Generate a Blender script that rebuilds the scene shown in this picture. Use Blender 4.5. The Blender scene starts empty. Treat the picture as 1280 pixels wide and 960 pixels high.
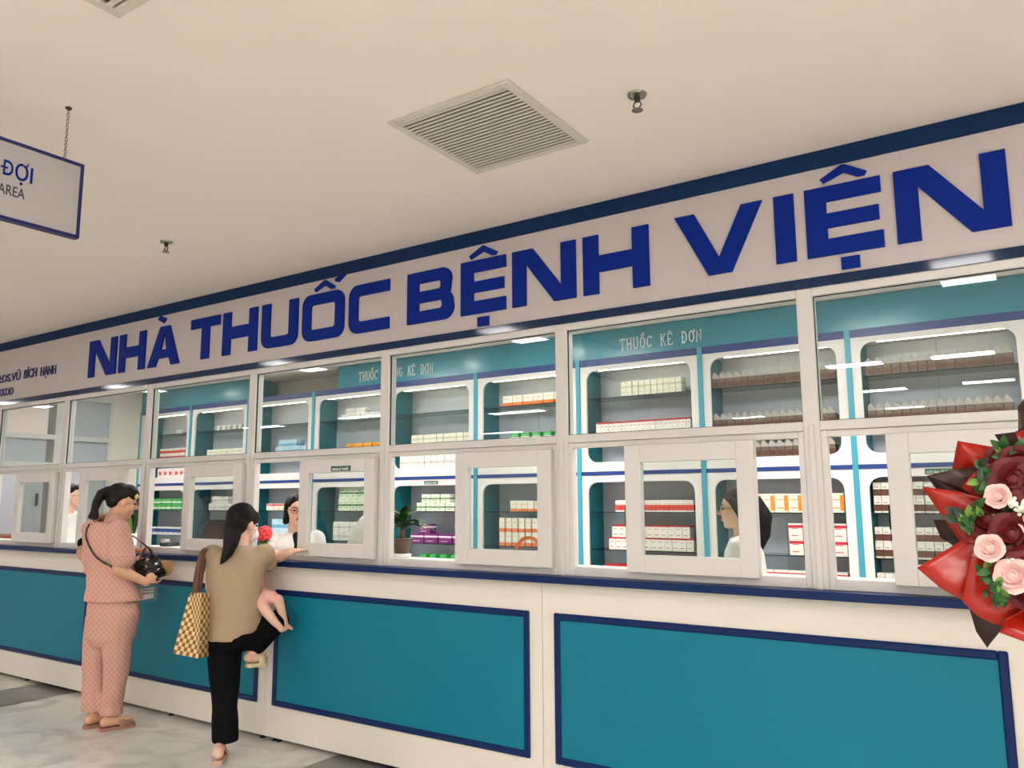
import bpy, bmesh, math, random
from mathutils import Vector, Matrix, noise
from mathutils.bvhtree import BVHTree
random.seed(7)
SC = bpy.context.scene
COL = SC.collection

# ------------------------------------------------------------------ camera
CAM = Vector((7.0976, -3.5872, 1.4864)); FPX = 998.5
_y, _p, _r = math.radians(-33.8648), math.radians(8.2763), math.radians(-0.3079)
FW = Vector((math.sin(_y)*math.cos(_p), math.cos(_y)*math.cos(_p), math.sin(_p)))
_R0 = Vector((math.cos(_y), -math.sin(_y), 0)); _U0 = _R0.cross(FW)
RT = _R0*math.cos(_r) + _U0*math.sin(_r); UP = -_R0*math.sin(_r) + _U0*math.cos(_r)
cd = bpy.data.cameras.new('camera'); co = bpy.data.objects.new('camera', cd); COL.objects.link(co)
cd.sensor_fit = 'HORIZONTAL'; cd.sensor_width = 36; cd.lens = FPX/1280*36; cd.clip_start = .05
M = Matrix((RT, UP, -FW)).transposed().to_4x4(); M.translation = CAM
co.matrix_world = M; SC.camera = co

# ------------------------------------------------------------------ world, exposure
W_ = bpy.data.worlds.new('world'); SC.world = W_; W_.use_nodes = True
W_.node_tree.nodes['Background'].inputs[0].default_value = (1, .95, .9, 1)
W_.node_tree.nodes['Background'].inputs[1].default_value = .15
vs = SC.view_settings; vs.view_transform = 'Standard'; vs.look = 'None'; vs.gamma = 1; vs.use_curve_mapping = False
vs.exposure = 0.4
HALL_LAMP = 34.0; NEAR_LAMP = 20.0; PANEL_IN = 33.0; DOWN_IN = 110.0; STRIP = 9.0

FLOOR = -0.03; CEIL = 3.029; CEIL_IN = 3.0; D = 2.75

def ray(px, py): return FW*FPX + RT*(px-640) + UP*(480-py)
def on_y(px, py, y): d = ray(px, py); return CAM + d*((y-CAM.y)/d.y)
def on_z(px, py, z): d = ray(px, py); return CAM + d*((z-CAM.z)/d.z)

# ------------------------------------------------------------------ materials
def lin(c):
    return tuple(((v/255)/12.92 if v/255 <= .04045 else ((v/255+.055)/1.055)**2.4) for v in c)
MATS = {}
def mat(name, rgb, rough=.5, metal=0, var=.05, scale=12., bump=0., bscale=60., emit=0., coat=0., spec=.5, alpha=1.):
    if name in MATS: return MATS[name]
    m = bpy.data.materials.new(name); m.use_nodes = True; nt = m.node_tree; b = nt.nodes['Principled BSDF']
    c = lin(rgb)
    b.inputs['Roughness'].default_value = rough; b.inputs['Metallic'].default_value = metal
    b.inputs['Coat Weight'].default_value = coat; b.inputs['Specular IOR Level'].default_value = spec
    tc = nt.nodes.new('ShaderNodeTexCoord')
    n = nt.nodes.new('ShaderNodeTexNoise'); n.inputs['Scale'].default_value = scale; n.inputs['Detail'].default_value = 4
    nt.links.new(tc.outputs['Object'], n.inputs['Vector'])
    mx = nt.nodes.new('ShaderNodeMix'); mx.data_type = 'RGBA'
    mx.inputs[6].default_value = (*[v*(1-var) for v in c], 1); mx.inputs[7].default_value = (*[min(1, v*(1+var)) for v in c], 1)
    nt.links.new(n.outputs['Fac'], mx.inputs[0]); nt.links.new(mx.outputs[2], b.inputs['Base Color'])
    if bump:
        n2 = nt.nodes.new('ShaderNodeTexNoise'); n2.inputs['Scale'].default_value = bscale; n2.inputs['Detail'].default_value = 3
        nt.links.new(tc.outputs['Object'], n2.inputs['Vector'])
        bp = nt.nodes.new('ShaderNodeBump'); bp.inputs['Strength'].default_value = bump; bp.inputs['Distance'].default_value = .01
        nt.links.new(n2.outputs['Fac'], bp.inputs['Height']); nt.links.new(bp.outputs['Normal'], b.inputs['Normal'])
    if emit:
        b.inputs['Emission Color'].default_value = (*c, 1); b.inputs['Emission Strength'].default_value = emit
    MATS[name] = m; return m

def glass(name, tint=(.9, .93, .92), ior=1.5, rough=0.0):
    m = bpy.data.materials.new(name); m.use_nodes = True; nt = m.node_tree; nt.nodes.clear()
    o = nt.nodes.new('ShaderNodeOutputMaterial'); t = nt.nodes.new('ShaderNodeBsdfTransparent'); g = nt.nodes.new('ShaderNodeBsdfGlossy')
    t.inputs[0].default_value = (*tint, 1); g.inputs['Roughness'].default_value = rough
    f = nt.nodes.new('ShaderNodeFresnel'); ge = nt.nodes.new('ShaderNodeNewGeometry'); mr = nt.nodes.new('ShaderNodeMapRange')
    mr.inputs[3].default_value = ior; mr.inputs[4].default_value = 1/ior   # same reflectance on both faces of the thin sheet
    nt.links.new(ge.outputs['Backfacing'], mr.inputs[0]); nt.links.new(mr.outputs[0], f.inputs[0])
    mx = nt.nodes.new('ShaderNodeMixShader'); nt.links.new(f.outputs[0], mx.inputs[0]); nt.links.new(t.outputs[0], mx.inputs[1]); nt.links.new(g.outputs[0], mx.inputs[2])
    nt.links.new(mx.outputs[0], o.inputs[0]); MATS[name] = m; return m

mat('ceiling_paint', (238, 227, 219), .9, var=.015, scale=1.5)
mat('wall_paint', (224, 218, 208), .8, var=.02, scale=2)
mat('sign_white', (192, 184, 185), .6, var=.01)
mat('band_navy', (5, 38, 78), .07, var=.03, spec=.35)
mat('band_matt', (6, 42, 84), .6, var=.03, spec=.2)
mat('letter_blue', (0, 36, 132), .6, var=.03, spec=.15)
mat('frame_white', (208, 206, 204), .35, var=.015)
mat('white_lam', (228, 223, 214), .4, var=.02, scale=3)
mat('teal_panel', (4, 118, 144), .45, spec=.3, var=.04, scale=2)
mat('teal_strip', (60, 160, 185), .45)
mat('teal_fascia', (45, 142, 165), .24, var=.03, scale=2)
mat('teal_dark', (10, 110, 125), .5)
mat('navy_trim', (3, 36, 88), .4, spec=.25)
mat('navy_line', (24, 62, 130), .4)
mat('cab_white', (236, 229, 228), .5, var=.01)
mat('back_grey', (176, 180, 190), .35, var=.03, scale=3)
mat('gasket', (25, 25, 28), .6)
mat('metal', (150, 146, 140), .35, 1)
mat('dark_metal', (70, 66, 62), .4, .8)
mat('black_plastic', (18, 18, 20), .4)
mat('led_white', (255, 251, 248), emit=HALL_LAMP, var=0)
mat('led_near', (255, 251, 248), emit=NEAR_LAMP, var=0)
mat('led_in', (255, 252, 246), emit=PANEL_IN, var=0)
mat('led_down', (255, 250, 240), emit=DOWN_IN, var=0)
mat('led_strip', (255, 246, 215), emit=STRIP, var=0)
glass('pane_glass', (.86, .9, .89), 1.5)
glass('sash_glass', (.80, .84, .82), 1.5)
glass('shelf_glass', (.55, .66, .66), 1.5)
glass('clear_plastic', (.86, .88, .9), 1.35, .15)
mat('skin', (216, 168, 138), .55, var=.04, scale=25, spec=.35)
mat('skin_light', (228, 186, 164), .55, var=.04, scale=25, spec=.35)
mat('skin_tan', (196, 140, 108), .55, var=.04, scale=25, spec=.35)
mat('hair_black', (9, 7, 7), .55, spec=.25, var=.3, scale=60, bump=.5, bscale=120)
mat('hair_brown', (18, 12, 10), .55, spec=.25, var=.3, scale=60, bump=.5, bscale=120)
mat('lips', (190, 70, 72), .4)
mat('eye_dark', (30, 20, 18), .3)
mat('tan_cloth', (168, 148, 121), .85, var=.05, scale=8, bump=.25, bscale=14)
mat('black_cloth', (9, 9, 11), .9, spec=.15, bump=.2, bscale=20)
mat('coat_white', (236, 232, 232), .8, var=.02, bump=.25, bscale=16)
mat('baby_pink', (236, 176, 168), .85)
mat('slipper_pink', (206, 166, 152), .6)
mat('slipper_brown', (160, 118, 98), .6)
mat('sandal_cream', (214, 200, 160), .6)
mat('brown_leather', (92, 56, 40), .5)
mat('black_leather', (24, 19, 20), .22, coat=.4)
mat('straw', (186, 150, 88), .85, var=.15, scale=40, bump=.5, bscale=90)
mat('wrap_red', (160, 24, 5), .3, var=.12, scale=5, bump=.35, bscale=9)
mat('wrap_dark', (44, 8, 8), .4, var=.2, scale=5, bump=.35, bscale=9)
mat('rose_red', (92, 3, 7), .6, var=.15)
mat('rose_pink', (226, 186, 180), .6, var=.05)
mat('leaf', (34, 82, 28), .5, var=.25, scale=9)
mat('leaf_dark', (14, 46, 20), .5, var=.25, scale=9)
mat('leaf_light', (96, 130, 48), .5, var=.2, scale=9)
mat('tiny_white', (238, 238, 220), .7)
mat('coral', (232, 70, 76), .6, var=.15, scale=30)
mat('pot', (86, 70, 62), .5)
mat('orange', (240, 130, 60), .4)
mat('wood_brown', (122, 62, 34), .45, var=.2, scale=6)
mat('green_sign', (22, 92, 66), .5)
mat('text_white', (232, 238, 238), .5, var=0)
mat('print_dark', (44, 46, 58), .6)
mat('blind_pink', (240, 222, 218), .8, bump=.2, bscale=30)
mat('sign_grey', (176, 173, 174), .5, var=.01)
mat('sign_border', (16, 20, 92), .4)
mat('soil', (50, 36, 28), .9)
mat('vent_grey', (206, 200, 188), .5)
mat('vent_dark', (92, 86, 74), .8)
mat('clip_yellow', (232, 206, 120), .4)
mat('chair_grey', (52, 52, 56), .7)

def marble(name, a, b, rough):
    m = bpy.data.materials.new(name); m.use_nodes = True; nt = m.node_tree; bs = nt.nodes['Principled BSDF']
    bs.inputs['Roughness'].default_value = rough
    g = nt.nodes.new('ShaderNodeNewGeometry'); n = nt.nodes.new('ShaderNodeTexNoise')
    n.inputs['Scale'].default_value = 2.2; n.inputs['Detail'].default_value = 9; n.inputs['Distortion'].default_value = 1.6
    r = nt.nodes.new('ShaderNodeValToRGB'); r.color_ramp.elements[0].position = .36; r.color_ramp.elements[1].position = .56
    r.color_ramp.elements[0].color = (*lin(b), 1); r.color_ramp.elements[1].color = (*lin(a), 1)
    nt.links.new(g.outputs['Position'], n.inputs['Vector']); nt.links.new(n.outputs['Fac'], r.inputs[0]); nt.links.new(r.outputs[0], bs.inputs['Base Color'])
    MATS[name] = m
marble('marble_light', (226, 222, 214), (198, 196, 190), .22)
marble('marble_dark', (128, 126, 120), (98, 97, 94), .3)
mat('grout', (170, 166, 158), .9)

def pattern_cloth(name, a, b, sc, ang=45):
    m = bpy.data.materials.new(name); m.use_nodes = True; nt = m.node_tree; bs = nt.nodes['Principled BSDF']; bs.inputs['Roughness'].default_value = .85
    tc = nt.nodes.new('ShaderNodeTexCoord'); outs = []
    for sg_ in (1, -1):
        dt = nt.nodes.new('ShaderNodeVectorMath'); dt.operation = 'DOT_PRODUCT'; dt.inputs[1].default_value = (.38*sc, .66*sc, .6*sc*sg_)
        sn = nt.nodes.new('ShaderNodeMath'); sn.operation = 'SINE'; ab = nt.nodes.new('ShaderNodeMath'); ab.operation = 'ABSOLUTE'
        nt.links.new(tc.outputs['Object'], dt.inputs[0]); nt.links.new(dt.outputs['Value'], sn.inputs[0]); nt.links.new(sn.outputs[0], ab.inputs[0]); outs.append(ab)
    ml = nt.nodes.new('ShaderNodeMath'); ml.operation = 'MULTIPLY'
    nt.links.new(outs[0].outputs[0], ml.inputs[0]); nt.links.new(outs[1].outputs[0], ml.inputs[1])
    mx = nt.nodes.new('ShaderNodeMix'); mx.data_type = 'RGBA'; mx.inputs[6].default_value = (*lin(a), 1); mx.inputs[7].default_value = (*lin(b), 1)
    nt.links.new(ml.outputs[0], mx.inputs[0]); nt.links.new(mx.outputs[2], bs.inputs['Base Color'])
    n2 = nt.nodes.new('ShaderNodeTexNoise'); n2.inputs['Scale'].default_value = 14
    bp = nt.nodes.new('ShaderNodeBump'); bp.inputs['Strength'].default_value = .3; bp.inputs['Distance'].default_value = .01
    nt.links.new(tc.outputs['Object'], n2.inputs['Vector']); nt.links.new(n2.outputs['Fac'], bp.inputs['Height']); nt.links.new(bp.outputs['Normal'], bs.inputs['Normal'])
    MATS[name] = m
pattern_cloth('pink_cloth', (210, 164, 150), (194, 144, 130), 130)

def checker(name, a, b, sc):
    m = bpy.data.materials.new(name); m.use_nodes = True; nt = m.node_tree; bs = nt.nodes['Principled BSDF']; bs.inputs['Roughness'].default_value = .6
    uv = nt.nodes.new('ShaderNodeUVMap'); c = nt.nodes.new('ShaderNodeTexChecker'); c.inputs['Scale'].default_value = sc
    c.inputs[1].default_value = (*lin(a), 1); c.inputs[2].default_value = (*lin(b), 1)
    nt.links.new(uv.outputs[0], c.inputs[0]); nt.links.new(c.outputs[0], bs.inputs['Base Color']); MATS[name] = m
checker('tote_check', (222, 196, 140), (132, 92, 46), 1.0)

# ------------------------------------------------------------------ object helpers
WL = {}
def put(name, me, parent=None, origin=None):
    """link a mesh given in world coordinates, origin at its base"""
    if origin is None:
        xs = [v.co.x for v in me.vertices]; ys = [v.co.y for v in me.vertices]; zs = [v.co.z for v in me.vertices]
        origin = Vector(((min(xs)+max(xs))/2, (min(ys)+max(ys))/2, min(zs)))
    origin = Vector(origin)
    me.transform(Matrix.Translation(-origin))
    o = bpy.data.objects.new(name, me); COL.objects.link(o)
    if parent is not None:
        o.parent = parent; o.location = origin - WL[parent]
    else: o.location = origin
    WL[o] = origin; return o
def obj(name, bm, m, parent=None, smooth=False, origin=None):
    me = bpy.data.meshes.new(name); bmesh.ops.recalc_face_normals(bm, faces=bm.faces[:])
    bm.to_mesh(me); bm.free()
    for q in (m if isinstance(m, (list, tuple)) else [m]): me.materials.append(MATS[q])
    if smooth:
        for p in me.polygons: p.use_smooth = True
    return put(name, me, parent, origin)
def tag(o, label=None, cat=None, group=None, kind=None):
    if label: o['label'] = label
    if cat: o['category'] = cat
    if group: o['group'] = group
    if kind: o['kind'] = kind
    return o
def root(name, loc, label, cat=None, group=None, kind=None):
    o = bpy.data.objects.new(name, None); COL.objects.link(o); o.location = loc; o.empty_display_size = .1
    WL[o] = Vector(loc); return tag(o, label, cat, group, kind)
def box(bm, x0, x1, y0, y1, z0, z1, mi=0, bev=0):
    vs_ = [bm.verts.new((x, y, z)) for z in (z0, z1) for x, y in ((x0, y0), (x1, y0), (x1, y1), (x0, y1))]
    fs = []
    for q in ((3, 2, 1, 0), (4, 5, 6, 7), (0, 1, 5, 4), (1, 2, 6, 5), (2, 3, 7, 6), (3, 0, 4, 7)):
        f = bm.faces.new([vs_[i] for i in q]); f.material_index = mi; fs.append(f)
    if bev:
        es = list({e for f in fs for e in f.edges})
        bmesh.ops.bevel(bm, geom=es, offset=bev, segments=1, affect='EDGES')
    return fs
def bx(name, x0, x1, y0, y1, z0, z1, m, parent=None, bev=0):
    bm = bmesh.new(); box(bm, x0, x1, y0, y1, z0, z1, 0, bev); return obj(name, bm, m, parent)
def plate(bm, outer, holes, y0, y1):
    """polygon in X,Z with holes, thickness along y"""
    loops = [outer]+list(holes); tris = []
    t = bmesh.new(); es = []
    for lp in loops:
        v = [t.verts.new((a, y0, b)) for a, b in lp]
        es += [t.edges.new((v[i], v[(i+1) % len(v)])) for i in range(len(v))]
    bmesh.ops.triangle_fill(t, use_beauty=True, use_dissolve=False, edges=es)
    r = bmesh.ops.extrude_face_region(t, geom=t.faces[:])
    for v in r['geom']:
        if isinstance(v, bmesh.types.BMVert): v.co.y = y1
    bmesh.ops.recalc_face_normals(t, faces=t.faces[:])
    me = bpy.data.meshes.new('tmp'); t.to_mesh(me); t.free(); bm.from_mesh(me); bpy.data.meshes.remove(me)
def rrect(x0, x1, z0, z1, r, n=6, corners=(1, 1, 1, 1)):
    out = []
    for (cx, cz, a, on) in ((x1-r, z1-r, 0, corners[0]), (x0+r, z1-r, 90, corners[1]), (x0+r, z0+r, 180, corners[2]), (x1-r, z0+r, 270, corners[3])):
        if on:
            for i in range(n+1):
                t = math.radians(a+90*i/n); out.append((cx+r*math.cos(t), cz+r*math.sin(t)))
        else:
            t = math.radians(a+45); out.append((cx+r*(1 if math.cos(t) > 0 else -1), cz+r*(1 if math.sin(t) > 0 else -1)))
    return out
def tube(bm, pts, r, n=8, closed=False, mi=0, flat=1.):
    pts = [Vector(p) for p in pts]; N = len(pts); rr = r if isinstance(r, (list, tuple)) else [r]*N
    rings = []; ref = None
    for i, p in enumerate(pts):
        a = pts[(i-1) % N] if (closed or i) else p; b = pts[(i+1) % N] if (closed or i < N-1) else p
        t = (b-a).normalized()
        if ref is None: ref = t.orthogonal().normalized()
        ref = (ref - t*ref.dot(t)).normalized(); s = t.cross(ref)
        rings.append([bm.verts.new(p + (ref*math.cos(2*math.pi*k/n) + s*math.sin(2*math.pi*k/n)*flat)*rr[i]) for k in range(n)])
    for i in range(N if closed else N-1):
        A, B = rings[i], rings[(i+1) % N]
        for k in range(n):
            f = bm.faces.new((A[k], A[(k+1) % n], B[(k+1) % n], B[k])); f.material_index = mi
    if not closed: bm.faces.new(rings[0][::-1]).material_index = mi; bm.faces.new(rings[-1]).material_index = mi
def spline(pts, n=6):
    pts = [Vector(p) for p in pts]; out = []
    for i in range(len(pts)-1):
        p0, p1, p2, p3 = pts[max(0, i-1)], pts[i], pts[i+1], pts[min(len(pts)-1, i+2)]
        for k in range(n):
            t = k/n; out.append(.5*((2*p1)+(p2-p0)*t+(2*p0-5*p1+4*p2-p3)*t*t+(3*p1-p0-3*p2+p3)*t**3))
    return out+[pts[-1]]
def lathe(bm, c, prof, n=20, mi=0):
    rings = [[bm.verts.new((c[0]+r*math.cos(2*math.pi*k/n), c[1]+r*math.sin(2*math.pi*k/n), c[2]+z)) for k in range(n)] for r, z in prof]
    for A, B in zip(rings, rings[1:]):
        for k in range(n): bm.faces.new((A[k], A[(k+1) % n], B[(k+1) % n], B[k])).material_index = mi
    bm.faces.new(rings[0][::-1]).material_index = mi; bm.faces.new(rings[-1]).material_index = mi
def text_mesh(name, body, x0, x1, z0, z1, y, m, parent, depth=.004, bold=0, axis='x', flip=1):
    c = bpy.data.curves.new('t', 'FONT'); c.body = body; c.extrude = .02; c.offset = bold; c.resolution_u = 3
    o = bpy.data.objects.new('t', c); COL.objects.link(o); bpy.context.view_layer.update()
    me = bpy.data.meshes.new_from_object(o.evaluated_get(bpy.context.evaluated_depsgraph_get()))
    bpy.data.objects.remove(o); bpy.data.curves.remove(c)
    xs = [v.co.x for v in me.vertices]; ys = [v.co.y for v in me.vertices]; a, b, e, f = min(xs), max(xs), min(ys), max(ys)
    for v in me.vertices:
        u = x0+(v.co.x-a)/(b-a)*(x1-x0); w = z0+(v.co.y-e)/(f-e)*(z1-z0); d = -v.co.z/.02*depth/2
        v.co = (u, y+d, w) if axis == 'x' else (y-d, u, w)
    me.materials.clear(); me.materials.append(MATS[m]); return put(name, me, parent)

# ------------------------------------------------------------------ room shell
def struct(name, bm, m, label, parent=None): return tag(obj(name, bm, m, parent), label, kind='structure')
XL, XR, YB = -9.0, 13.0, -13.0
bm = bmesh.new(); box(bm, XL, XR, YB, 3.4, FLOOR-.2, FLOOR-.012)
fl = struct('floor', bm, 'grout', 'polished pale marble tile floor with dark grey tile strips')
TS = .594; TX = -.19
for i in range(-4, 13):
    for j in range(0, 8):
        x0 = TX+i*TS; y1 = .0-j*TS+.25
        bm = bmesh.new(); box(bm, x0+.001, x0+TS-.001, y1-TS+.001, y1-.001, FLOOR-.012, FLOOR)
        obj('floor_tile', bm, 'marble_dark' if i % 6 == 0 else 'marble_light', fl)
for nm, a in (('a', (XL, TX-4*TS, YB, .25)), ('b', (TX+13*TS, XR, YB, .25)), ('c', (TX-4*TS, TX+13*TS, YB, .25-8*TS)), ('d', (XL, XR, .25, 3.4))):
    bm = bmesh.new(); box(bm, a[0]+.001, a[1]-.001, a[2]+.001, a[3]-.001, FLOOR-.012, FLOOR); obj('floor_field', bm, 'marble_light', fl)
bm = bmesh.new(); box(bm, XL, XR, YB, .05, CEIL, CEIL+.15); ceil = struct('ceiling', bm, 'ceiling_paint', 'smooth warm white plaster ceiling of the hall')
bm = bmesh.new(); box(bm, -3.5, 9.6, .12, 3.4, CEIL_IN, CEIL_IN+.15); struct('ceiling_pharmacy', bm, 'ceiling_paint', 'white ceiling inside the pharmacy')
bm = bmesh.new(); box(bm, XL-.15, XL, YB, 0, FLOOR, CEIL); struct('wall_left', bm, 'wall_paint', 'plain pale wall of the hall')
bm = bmesh.new(); box(bm, XR, XR+.15, YB, 0, FLOOR, CEIL); struct('wall_right', bm, 'wall_paint', 'plain pale wall at the far end of the hall')
bm = bmesh.new(); box(bm, XL, XR, YB-.15, YB, FLOOR, CEIL); struct('wall_rear', bm, 'wall_paint', 'plain pale wall behind the waiting hall')
bm = bmesh.new(); box(bm, -3.5, 9.6, 3.2, 3.35, FLOOR, CEIL_IN); struct('wall_back', bm, 'wall_paint', 'white wall behind the medicine cabinets')
bm = bmesh.new(); box(bm, 9.5, 9.6, .12, 3.2, FLOOR, CEIL_IN); struct('wall_end', bm, 'wall_paint', 'white end wall inside the pharmacy')
for nm, a in (('wall_front_left', (XL, -2.5)), ('wall_front_right', (10.0, XR))):
    bm = bmesh.new(); box(bm, a[0], a[1], 0, .12, FLOOR, CEIL); struct(nm, bm, 'wall_paint', 'plain pale wall beside the pharmacy front')
# side wall of the pharmacy with framed windows
SX = -3.4
sw = root('wall_side', (SX, 1.6, FLOOR), 'white side wall with framed windows inside the pharmacy', kind='structure')
YW = [(.14, .86), (.94, 1.52), (1.74, 2.32)]
def sidebox(n, y0, y1, z0, z1, m, dx=0, t=.08): return bx(n, SX-t+dx, SX+dx, y0, y1, z0, z1, m, sw)
sidebox('wall_panel', .12, 3.2, FLOOR, 1.05, 'wall_paint'); sidebox('wall_panel', 2.34, 3.2, 1.05, CEIL_IN, 'wall_paint'); sidebox('wall_panel', .12, 2.34, 2.86, CEIL_IN, 'wall_paint')
for y in (.12, .90, 1.63): sidebox('window_post', y-.03 if y > .2 else .12, y+.05 if y < 1.6 else 1.72, 1.05, 2.86, 'frame_white', .01)
sidebox('window_post', 2.30, 2.345, 1.05, 2.86, 'frame_white', .01)
for z in (1.05, 1.93, 2.28, 2.81): sidebox('window_rail', .12, 2.34, z, z+.06, 'frame_white', .02)
for a, b in YW:
    sidebox('window_pane', a, b, 1.11, 1.93, 'back_grey', -.03, .01)
    sidebox('window_pane', a, b, 1.99, 2.28, 'back_grey', -.03, .01)
    sidebox('window_blind', a, b, 2.34, 2.81, 'blind_pink' if a < 1.6 else 'back_grey', -.03, .01)
    sidebox('window_latch', b-.09, b-.07, 1.45, 1.6, 'black_plastic', .02, .03)

# ------------------------------------------------------------------ pharmacy sign over the windows
sg = root('pharmacy_sign', (3.75, .03, 2.41), 'long white pharmacy sign board with bold blue letters and navy bands', 'sign')
bx('board', -2.5, 10, .0, .1, 2.452, 2.945, 'sign_white', sg)
bx('navy_band', -2.5, 10, -.006, .1, 2.945, CEIL-.001, 'band_matt', sg)
bx('navy_band', -2.5, 10, -.006, .1, 2.409, 2.452, 'band_navy', sg)
LT, LB = 2.853, 2.538
def letter(x0, x1, kind, s=None, zt=LT, zb=LB):
    bm = bmesh.new(); y0, y1 = -.012, .004; W = x1-x0; H = zt-zb; s = s or .09
    def P(o, h=()): plate(bm, [(x0+a, zb+b) for a, b in o], [[(x0+a, zb+b) for a, b in q] for q in h], y0, y1)
    h = .074
    if kind == 'N': d = .14*W/.42+.0; P([(0, 0), (s, 0), (s, H*.74), (W-d, 0), (W, 0), (W, H), (W-s, H), (W-s, H*.26), (d, H), (0, H)])
    if kind == 'H': P([(0, 0), (s, 0), (s, .114), (W-s, .114), (W-s, 0), (W, 0), (W, H), (W-s, H), (W-s, .202), (s, .202), (s, H), (0, H)])
    if kind == 'A':
        a = .152; b = a+.125; f = .108; P([(0, 0), (f, 0), (f+.03, .062), (W-f-.03, .062), (W-f, 0), (W, 0), (b, H), (a, H)], [[(.172, .128), (W-.172, .128), (W/2+.001, .262)]])
    if kind == 'T': c = .135; P([(c, 0), (c+.094, 0), (c+.094, H-h), (W, H-h), (W, H), (0, H), (0, H-h), (c, H-h)])
    if kind == 'U':
        r = .075; arc = lambda cx, cz, rr, a0, a1: [(cx+rr*math.cos(math.radians(a0+(a1-a0)*i/6)), cz+rr*math.sin(math.radians(a0+(a1-a0)*i/6))) for i in range(7)]
        P([(0, H)]+arc(r, r, r, 180, 270)+arc(W-r, r, r, 270, 360)+[(W, H), (W-s, H)]+arc(W-s-.02, h+.02, .02, 0, -90)+arc(s+.02, h+.02, .02, 270, 180)+[(s, H)])
    if kind == 'O': P(rrect(0, W, 0, H, .075), [rrect(.083, W-.083, h, H-h, .02)])
    if kind == 'C':
        r = .075; arc = lambda cx, cz, rr, a0, a1: [(cx+rr*math.cos(math.radians(a0+(a1-a0)*i/6)), cz+rr*math.sin(math.radians(a0+(a1-a0)*i/6))) for i in range(7)]
        P([(W, 0), (W, h), *arc(.08+.02, h+.02, .02, 270, 180), *arc(.08+.02, H-h-.02, .02, 180, 90), (W, H-h), (W, H), *arc(r, H-r, r, 90, 180), *arc(r, r, r, 180, 270)])
    if kind == 'B':
        arc = lambda cx, cz, rr, a0, a1: [(cx+rr*math.cos(math.radians(a0+(a1-a0)*i/6)), cz+rr*math.sin(math.radians(a0+(a1-a0)*i/6))) for i in range(7)]
        P([(0, 0), *arc(W-.075, .075, .075, -90, 0), *arc(W-.075, .105, .07, 0, 55), (W-.03, H/2+.006), *arc(W-.087, H-.07, .07, 0, 90), (0, H)],
          [rrect(.09, W-.09, .072, .122, .018, corners=(1, 0, 0, 1)), rrect(.09, W-.1, .192, .243, .018, corners=(1, 0, 0, 1))])
    if kind == 'E': P([(0, 0), (W, 0), (W, .075), (s, .075), (s, .124), (W-.012, .124), (W-.012, .19), (s, .19), (s, .244), (W, .244), (W, H), (0, H)])
    if kind == 'V': P([(.162, 0), (.275, 0), (W, H), (W-.098, H), (.217, .08), (.1, H), (0, H)])
    if kind == 'I': P([(0, 0), (W, 0), (W, H), (0, H)])
    if kind == 'circ': P([(0, .0), (.013, -.02), (W*.51, .012), (W*.8, -.02), (W*.95, -.02), (W, -.003), (W*.56, .047), (W*.48, .049)])
    if kind == 'box': P([(0, 0), (W, 0), (W, H), (0, H)])
    if kind == 'grave': P([(0, .038), (.032, .067), (.115, .036), (.084, 0)])
    if kind == 'acute': P([(0, 0), (.035, -.01), (.095, .03), (.04, .03), (.0, .02)])
    return obj('letter', bm, 'letter_blue', sg)
for a in ((.331, .75, 'N'), (.794, 1.167, 'H'), (1.21, 1.63, 'A'), (1.763, 2.113, 'T'), (2.15, 2.535, 'H'), (2.583, 2.956, 'U'), (3.0, 3.393, 'O'), (3.437, 3.784, 'C'),
          (3.933, 4.292, 'B'), (4.342, 4.657, 'E'), (4.702, 5.104, 'N'), (5.149, 5.522, 'H'), (5.662, 6.091, 'V'), (6.143, 6.232, 'I'), (6.28, 6.594, 'E'), (6.645, 7.052, 'N')): letter(*a)
letter(1.32, 1.435, 'grave', zb=2.878); letter(3.109, 3.305, 'circ', zb=2.888); letter(3.303, 3.394, 'acute', zb=2.912)
letter(4.402, 4.6, 'circ', zb=2.884); letter(6.35, 6.544, 'circ', zb=2.889)
letter(4.462, 4.539, 'box', zb=2.462, zt=2.516); letter(6.418, 6.493, 'box', zb=2.466, zt=2.52)
for t, a, b, c, d in (('M:DS.VŨ', -1.36, -.872, 2.63, 2.735), ('BÍCH', -.805, -.567, 2.632, 2.742), ('HẠNH', -.495, -.222, 2.605, 2.716), ('KKDD', -1.28, -.985, 2.5, 2.572)):
    text_mesh('lettering', t, a, b, c, d, -.004, 'sign_border', sg, .006, .02)

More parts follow.
